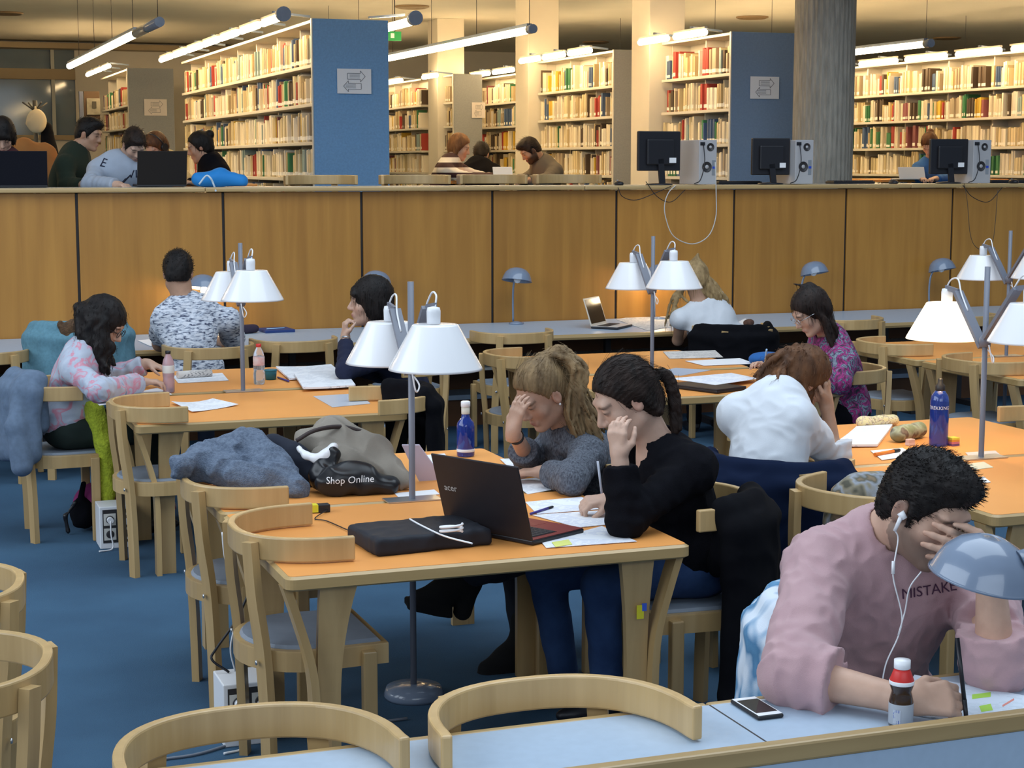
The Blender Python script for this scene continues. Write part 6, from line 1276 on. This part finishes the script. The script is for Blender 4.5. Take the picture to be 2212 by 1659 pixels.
blob('bracelet_pouch', 'small brown and red pouch on the wall desk beside the blonde student', 'pouch', lambda S: (S.ell(P(1617, 697, TZ+.02), (.045, .035, .028), None, .01), S.plane((0, 0, TZ+.001), (0, 0, -1))), mat('brown_red_cloth', (.12, .05, .03), .8, .6, 30), .009, .003, 50, 7)
# ---- floor things
def power_box(x, y, label):
    t = empty('power_box', (x, y, 0), 0, label, 'power outlet', 'white floor power boxes'); MB().bbox((-.085, -.09, 0), (.085, .09, .215), .004).build('housing', M_WHITE, t); box('front_plate', (-.07, -.0925, .03), (.075, -.0901, .20), M_DARK, t)
    for i, (u, w) in enumerate(((-.035, .15), (.04, .15), (-.035, .075), (.04, .075))): 
        s = box('socket', (u-.03, -.0955, w-.03), (u+.03, -.0926, w+.03), mat('cream_socket', (.62, .60, .55), .4), t); MB().lathe([(.020, 0), (.020, .002), (.017, .003), (.001, .003)], 18, (u, -.0957, w), 0, True, Matrix.Rotation(R(90), 3, 'X')).build('socket_ring', M_DARK, s)
    MB().tube([(-.035, -.098, .15), (-.035, -.125, .15)], .016, 12).build('plug', M_WHITE, t); MB().tube([(.04, -.098, .14), (.04, -.125, .14)], .016, 12).build('plug', M_WHITE, t); MB().tube(bez([(-.035, -.125, .148), (-.035, -.13, .08), (-.03, -.135, .01), (-.1, -.16, .006)], 6), .004, 6).build('cord', M_WHITE, t); return t
power_box(1.10, 5.62, 'white power box on the carpet by the near chair'); power_box(1.08, 8.80, 'white power box under the bottle table')
wc = [J(480, 1150, 5.52), J(485, 1200, 5.52), J(500, 1260, 5.52), J(510, 1330, 5.54), J(498, 1400, 5.55), J(508, 1450, 5.56)]
o = MB().tube(bez([Vector(q) for q in wc], 6), .003, 6).build('charging_cable', M_WHITE); setp(o, 'white cable hanging from the table to the near power box', 'cable', 'cables at the power box'); o = MB().tube(bez([J(540, 1275, 5.75), J(510, 1340, 5.72), J(468, 1400, 5.70), J(458, 1425, 5.68), J(495, 1452, 5.66)], 6), .0045, 6).build('power_cable', M_BLACK); setp(o, 'black cable looping down to the near power box', 'cable', 'cables at the power box')
o = MB().tube(bez([P(350, 1640, .006), P(430, 1628, .006), P(520, 1600, .006), P(640, 1560, .006), P(760, 1565, .006), P(880, 1552, .006)], 6), .005, 6).build('floor_cable', mat('grey_cable', (.2, .22, .26), .6)); setp(o, 'grey cable running over the carpet to the lamp base', 'cable')
bpk = empty('backpack', (1.0, 9.25, 0), 0, 'magenta and black backpack on the carpet under the flowered student', 'backpack')
def bag_s(name, fn, m, v=.01):
    S = SDF(); fn(S); V, Q = S.mesh(v, folds(.006, 30, 3)); npmesh(name, V, Q, m, bpk, None, (1.0, 9.25, 0))
bag_s('bag_shell', lambda S: S.ell((1.06, 9.25, .13), (.14, .11, .12), None, .02), mat('magenta_cloth', (.30, .03, .16), .8)); bag_s('bag_front', lambda S: (S.ell((.97, 9.2, .10), (.07, .09, .085), None, .02), S.cone((.93, 9.16, .05), (.97, 9.16, .26), .018, .014, .02)), M_BLACKKNIT); bag_s('shoulder_strap', lambda S: S.chain([Vector(q) for q in ((.88, 9.12, .02), (.87, 9.12, .10), (.92, 9.12, .17))], [.012]*3, .01), M_BLACK)
blob('scarf', 'chartreuse knitted scarf hanging beside the bottle table chair', 'scarf', lambda S: (S.cone((1.02, 9.03, .66), (1.06, 8.98, .50), .055, .045, .02), S.cone((1.06, 8.98, .50), (1.07, 8.97, .10), .045, .042, .02)), mat('chartreuse_knit', (.50, .58, .04), .95, .3, 60, .9, 90), .009, .007, 60, 23)
blob('gym_bag', 'white, red and pink bag on the carpet under the bottle table', 'bag', lambda S: (S.ell((1.35, 9.35, .07), (.13, .08, .065), None, .02), S.cone((1.28, 9.35, .13), (1.42, 9.35, .15), .03, .03, .03)), pattern('red_white', [(.42, (.55, .03, .10)), (.5, (.65, .66, .7)), (.6, (.6, .04, .14))], 8), .01, .006, 30, 29)
# ---- raised counter: computers
def monitor(px0, py0, px1, py1, Y, label, tilt=0):
    a, b = J(px0, py0, Y), J(px1, py1, Y); w, hh = abs(b.x-a.x), a.z-b.z; t = empty('monitor', ((a.x+b.x)/2, Y, CZ), R(tilt), label, 'monitor', 'computer monitors on the counter'); z0 = b.z-CZ
    MB().bbox((-w/2, -.005, z0), (w/2, .03, z0+hh), .008).build('back_shell', M_BLACK, t); MB().bbox((-w*.32, -.03, z0+hh*.15), (w*.32, -.004, z0+hh*.8), .01).build('bulge', M_BLACK, t)
    box('screen', (-w/2+.012, .0305, z0+.012), (w/2-.012, .032, z0+hh-.012), mat('dark_screen', (.015, .013, .012), .12), t); MB().strip([(.02, -.02, .0), (.0, -.02, z0+hh*.3)], .05, .02, (0, 1, 0)).build('stand', M_BLACK, t); MB().lathe([(.001, .001), (.11, .001), (.10, .012), (.02, .018), (.001, .018)], 24).build('base', M_BLACK, t)
    box('asset_sticker', (w*.20, -.0315, z0+hh*.2), (w*.36, -.0302, z0+hh*.33), M_PAPER, t)
monitor(1378, 283, 1470, 369, 12.55, 'black monitor seen from behind, leftmost of three on the counter', 2); monitor(1627, 298, 1703, 378, 12.6, 'black monitor seen from behind left of the concrete column', -6); monitor(2013, 300, 2087, 376, 12.6, 'black monitor seen from behind at the right end of the counter', -6)
M_TOWER = mat('pale_grey_case', (.42, .41, .42), .45)
def tower(px0, px1, pyt, Y, label):
    a, b = J(px0, pyt, Y), J(px1, pyt, Y); w = b.x-a.x; hh = a.z-CZ; t = empty('computer_tower', ((a.x+b.x)/2, Y, CZ), 0, label, 'computer', 'computer towers on the counter')
    MB().bbox((-w/2, 0, .004), (w/2, .36, hh), .004).build('case', M_TOWER, t); M90 = Matrix.Rotation(R(90), 3, 'X')
    for (u, z, r) in ((.02, hh*.84, .032), (-.01, hh*.40, .042)): 
        f = MB().lathe([(r, 0), (r, .003), (r*.9, .004), (r*.85, .001), (.001, .001)], 24, (u, -.0005, z), 0, True, M90).build('fan_grille', M_DARK, t); MB().lathe([(r*.4, 0), (r*.35, .004), (.001, .005)], 14, (u, -.002, z), 0, True, M90).build('fan_hub', M_TOWER, f)
    box('port_panel', (.035, -.003, hh*.22), (.065, -.0003, hh*.55), M_STEEL, t); box('blue_port', (.04, -.008, hh*.36), (.062, -.0031, hh*.41), mat('port_blue', (.02, .06, .45), .5), t); box('psu_socket', (-w*.45, -.006, hh*.88), (-w*.2, -.0003, hh*.95), M_BLACK, t)
    MB().tube(bez([(-w*.3, -.01, hh*.9), (-w*.35, -.05, hh*.5), (-w*.6, -.06, hh*.12), (-w*.9, -.04, .01)], 6), .004, 6).build('power_cord', M_BLACK, t)
tower(1511, 1549, 302, 12.5, 'pale computer tower beside the leftmost monitor'); tower(1719, 1758, 302, 12.5, 'pale computer tower before the concrete column'); tower(2104, 2142, 302, 12.5, 'pale computer tower at the right end of the counter')
for px, lb_ in ((1345, 'black keyboard on the counter left of the leftmost monitor'), (1605, 'black keyboard on the counter left of the middle monitor'), (1985, 'black keyboard on the counter before the reader in blue')):
    q = P(px, 392, CZ); kb = empty('keyboard', (q.x, 12.85, CZ), 0, lb_, 'keyboard', 'keyboards on the counter'); MB().bbox((-.20, -.07, 0), (.20, .07, .022), .004).build('keyboard_case', M_BLACK, kb); ks = MB()
    for r in range(5):
        for c in range(16): ks.box((-.19+c*.0238, -.06+r*.024, .022), (-.19+c*.0238+.020, -.06+r*.024+.02, .027))
    ks.build('keys', M_DARK, kb)['kind'] = 'stuff'
for px, lb_ in ((1337, 'dark computer mouse at the left of the monitors'), (1930, 'dark computer mouse right of the concrete column'), (2190, 'dark computer mouse at the right edge of the counter')):
    q = J(px, 388, 12.6); ms = empty('computer_mouse', (q.x, 12.6, CZ), 0, lb_, 'mouse', 'computer mice on the counter'); S = SDF(); S.ell((0, 0, .012), (.035, .055, .024), None, .01); S.plane((0, 0, 0), (0, 0, -1)); V, Q = S.mesh(.006); npmesh('mouse_shell', V, Q, M_BLACK, ms); MB().tube([(-.005, .03, .036), (.005, .03, .036)], .006, 8).build('wheel', M_DOME, ms)
wl = [(1545, 350), (1547, 420), (1546, 470), (1530, 510), (1495, 527), (1455, 510), (1438, 470), (1436, 440), (1445, 415), (1460, 400)]
o = MB().tube(bez([J(x, y, 12.235) for x, y in wl], 6), .0042, 6).build('network_cable', mat('pale_grey_cable', (.55, .53, .5), .6)); setp(o, 'pale grey cable looping down over the oak panels below the tower', 'cable', 'cables hanging from the counter')
o = MB().tube(bez([J(x, y, 12.235) for x, y in ((2083, 396), (2090, 440), (2095, 500), (2105, 530), (2125, 540), (2143, 525), (2150, 480), (2155, 410))], 6), .003, 6).build('hanging_cable', mat('brown_cable', (.10, .06, .03), .6)); setp(o, 'thin dark cable looping over the oak panels at the right', 'cable', 'cables hanging from the counter')
for k, (ps, lb_) in enumerate([(((1335, 405), (1345, 425), (1375, 432), (1420, 415), (1450, 402)), 'dark cable sagging in front of the leftmost monitor'), (((1395, 392), (1420, 425), (1450, 436), (1480, 410)), 'thin black cable below the leftmost monitor'), (((2080, 400), (2100, 425), (2135, 436), (2165, 405)), 'thin black cable below the right monitor')]):
    o = MB().tube(bez([J(x, y, 12.235) for x, y in ps], 6), .003, 6).build('hanging_cable', M_BLACK); setp(o, lb_, 'cable', 'cables hanging from the counter')
blob('blue_bag', 'bright blue soft bag on the counter before the woman with the bun', 'bag', lambda S: (S.cone(J(430, 388, 12.75), J(475, 384, 12.8), .05, .065, .04), S.cone(J(475, 384, 12.8), J(522, 392, 12.75), .065, .05, .04), S.plane((0, 0, CZ+.002), (0, 0, -1))), mat('vivid_blue_cloth', (.01, .20, .55), .7), .009, .008, 26, 31)
o = MB().tube(bez([J(430, 398, 12.6), J(445, 380, 12.6), J(455, 385, 12.58), J(462, 400, 12.56), J(466, 412, 12.22)], 6), .007, 6).build('bag_strap', mat('pale_blue_strap', (.5, .6, .7), .7)); setp(o, 'pale strap trailing from the blue bag over the counter edge', 'strap')
q = J(235, 400, 12.7); quadsheet('open_book', 'open book under the hands of the grey sweatshirt', 'book', [(195, 401), (265, 401), (275, 397), (200, 397)], CZ+.003, M_PRINTED, .02)
for (px, py, Y, w, hh, lb_, nm) in ((1088, 370, 15.9, .10, .12, 'white tablet held up between the striped jumper and the bearded man', 'tablet'), (1972, 368, 15.75, .16, .10, 'white open laptop in front of the reader in blue', 'laptop')):
    q = J(px, py, Y); t = empty(nm, (q.x, Y, UF+.73), 0, lb_, nm); zz = q.z-UF-.73; MB().bbox((-w, -.006, max(zz-hh, .002)), (w, .006, zz+hh*.4), .004).xf(Matrix.Rotation(R(-18), 4, 'X')).build('back_cover', M_WHITE, t); box('screen', (-w+.01, .0065, max(zz-hh, .002)+.01), (w-.01, .008, zz+hh*.4-.01), MATS['dark_screen'], t).rotation_euler = (R(-18), 0, 0); MB().bbox((-w, 0, 0), (w, .16, .012), .003).build('base', M_WHITE, t)
# ---- coat stand
cst = empty('coat_stand', (J(78, 300, 17.5).x, 17.5, UF), 0, 'coat stand with pegs at the far left of the stacks', 'coat stand'); hz = J(77, 217, 17.5).z-UF
MB().tube([(0, 0, 0), (0, 0, hz)], .022, 12).build('post', mat('dark_stand', (.06, .055, .045), .5), cst)
for a in range(4): MB().tube([(0, 0, hz-.1), (.13*math.cos(a*1.57+.4), .13*math.sin(a*1.57+.4), hz-.02)], .008, 6).build('peg', MATS['dark_stand'], cst); MB().tube([(0, 0, .12), (.28*math.cos(a*1.57), .28*math.sin(a*1.57), .015)], .012, 6).build('foot', MATS['dark_stand'], cst)
cx = cst.location
blob('tote_bag', 'round pale beige bag hanging on the coat stand', 'bag', lambda S: (S.ell(cx+Vector((0, -.09, hz-.20)), (.10, .05, .12), None, .02), S.cone(cx+Vector((0, -.03, hz-.06)), cx+Vector((0, -.08, hz-.12)), .012, .02, .02)), mat('pale_beige_cloth', (.50, .42, .28), .9), .013, .01, 24, 41); blob('coat', 'black coat hanging on the right side of the coat stand', 'coat', lambda S: (S.cone(cx+Vector((.10, -.02, hz-.25)), cx+Vector((.14, -.05, hz-.7)), .05, .10, .05), S.cone(cx+Vector((.14, -.05, hz-.7)), cx+Vector((.18, -.05, hz-1.0)), .10, .11, .05)), M_BLACKCOAT, .013, .01, 24, 43); blob('coat', 'orange-brown jacket over a chair behind the left laptop', 'coat', lambda S: (S.cone(J(55, 325, 15.2), J(95, 335, 15.2), .10, .09, .06), S.cone(J(95, 335, 15.2), J(110, 375, 15.2), .09, .10, .06), S.cone(J(55, 330, 15.2), J(60, 390, 15.2), .1, .12, .06)), mat('orange_brown_cloth', (.36, .15, .04), .9), .013, .01, 24, 47)
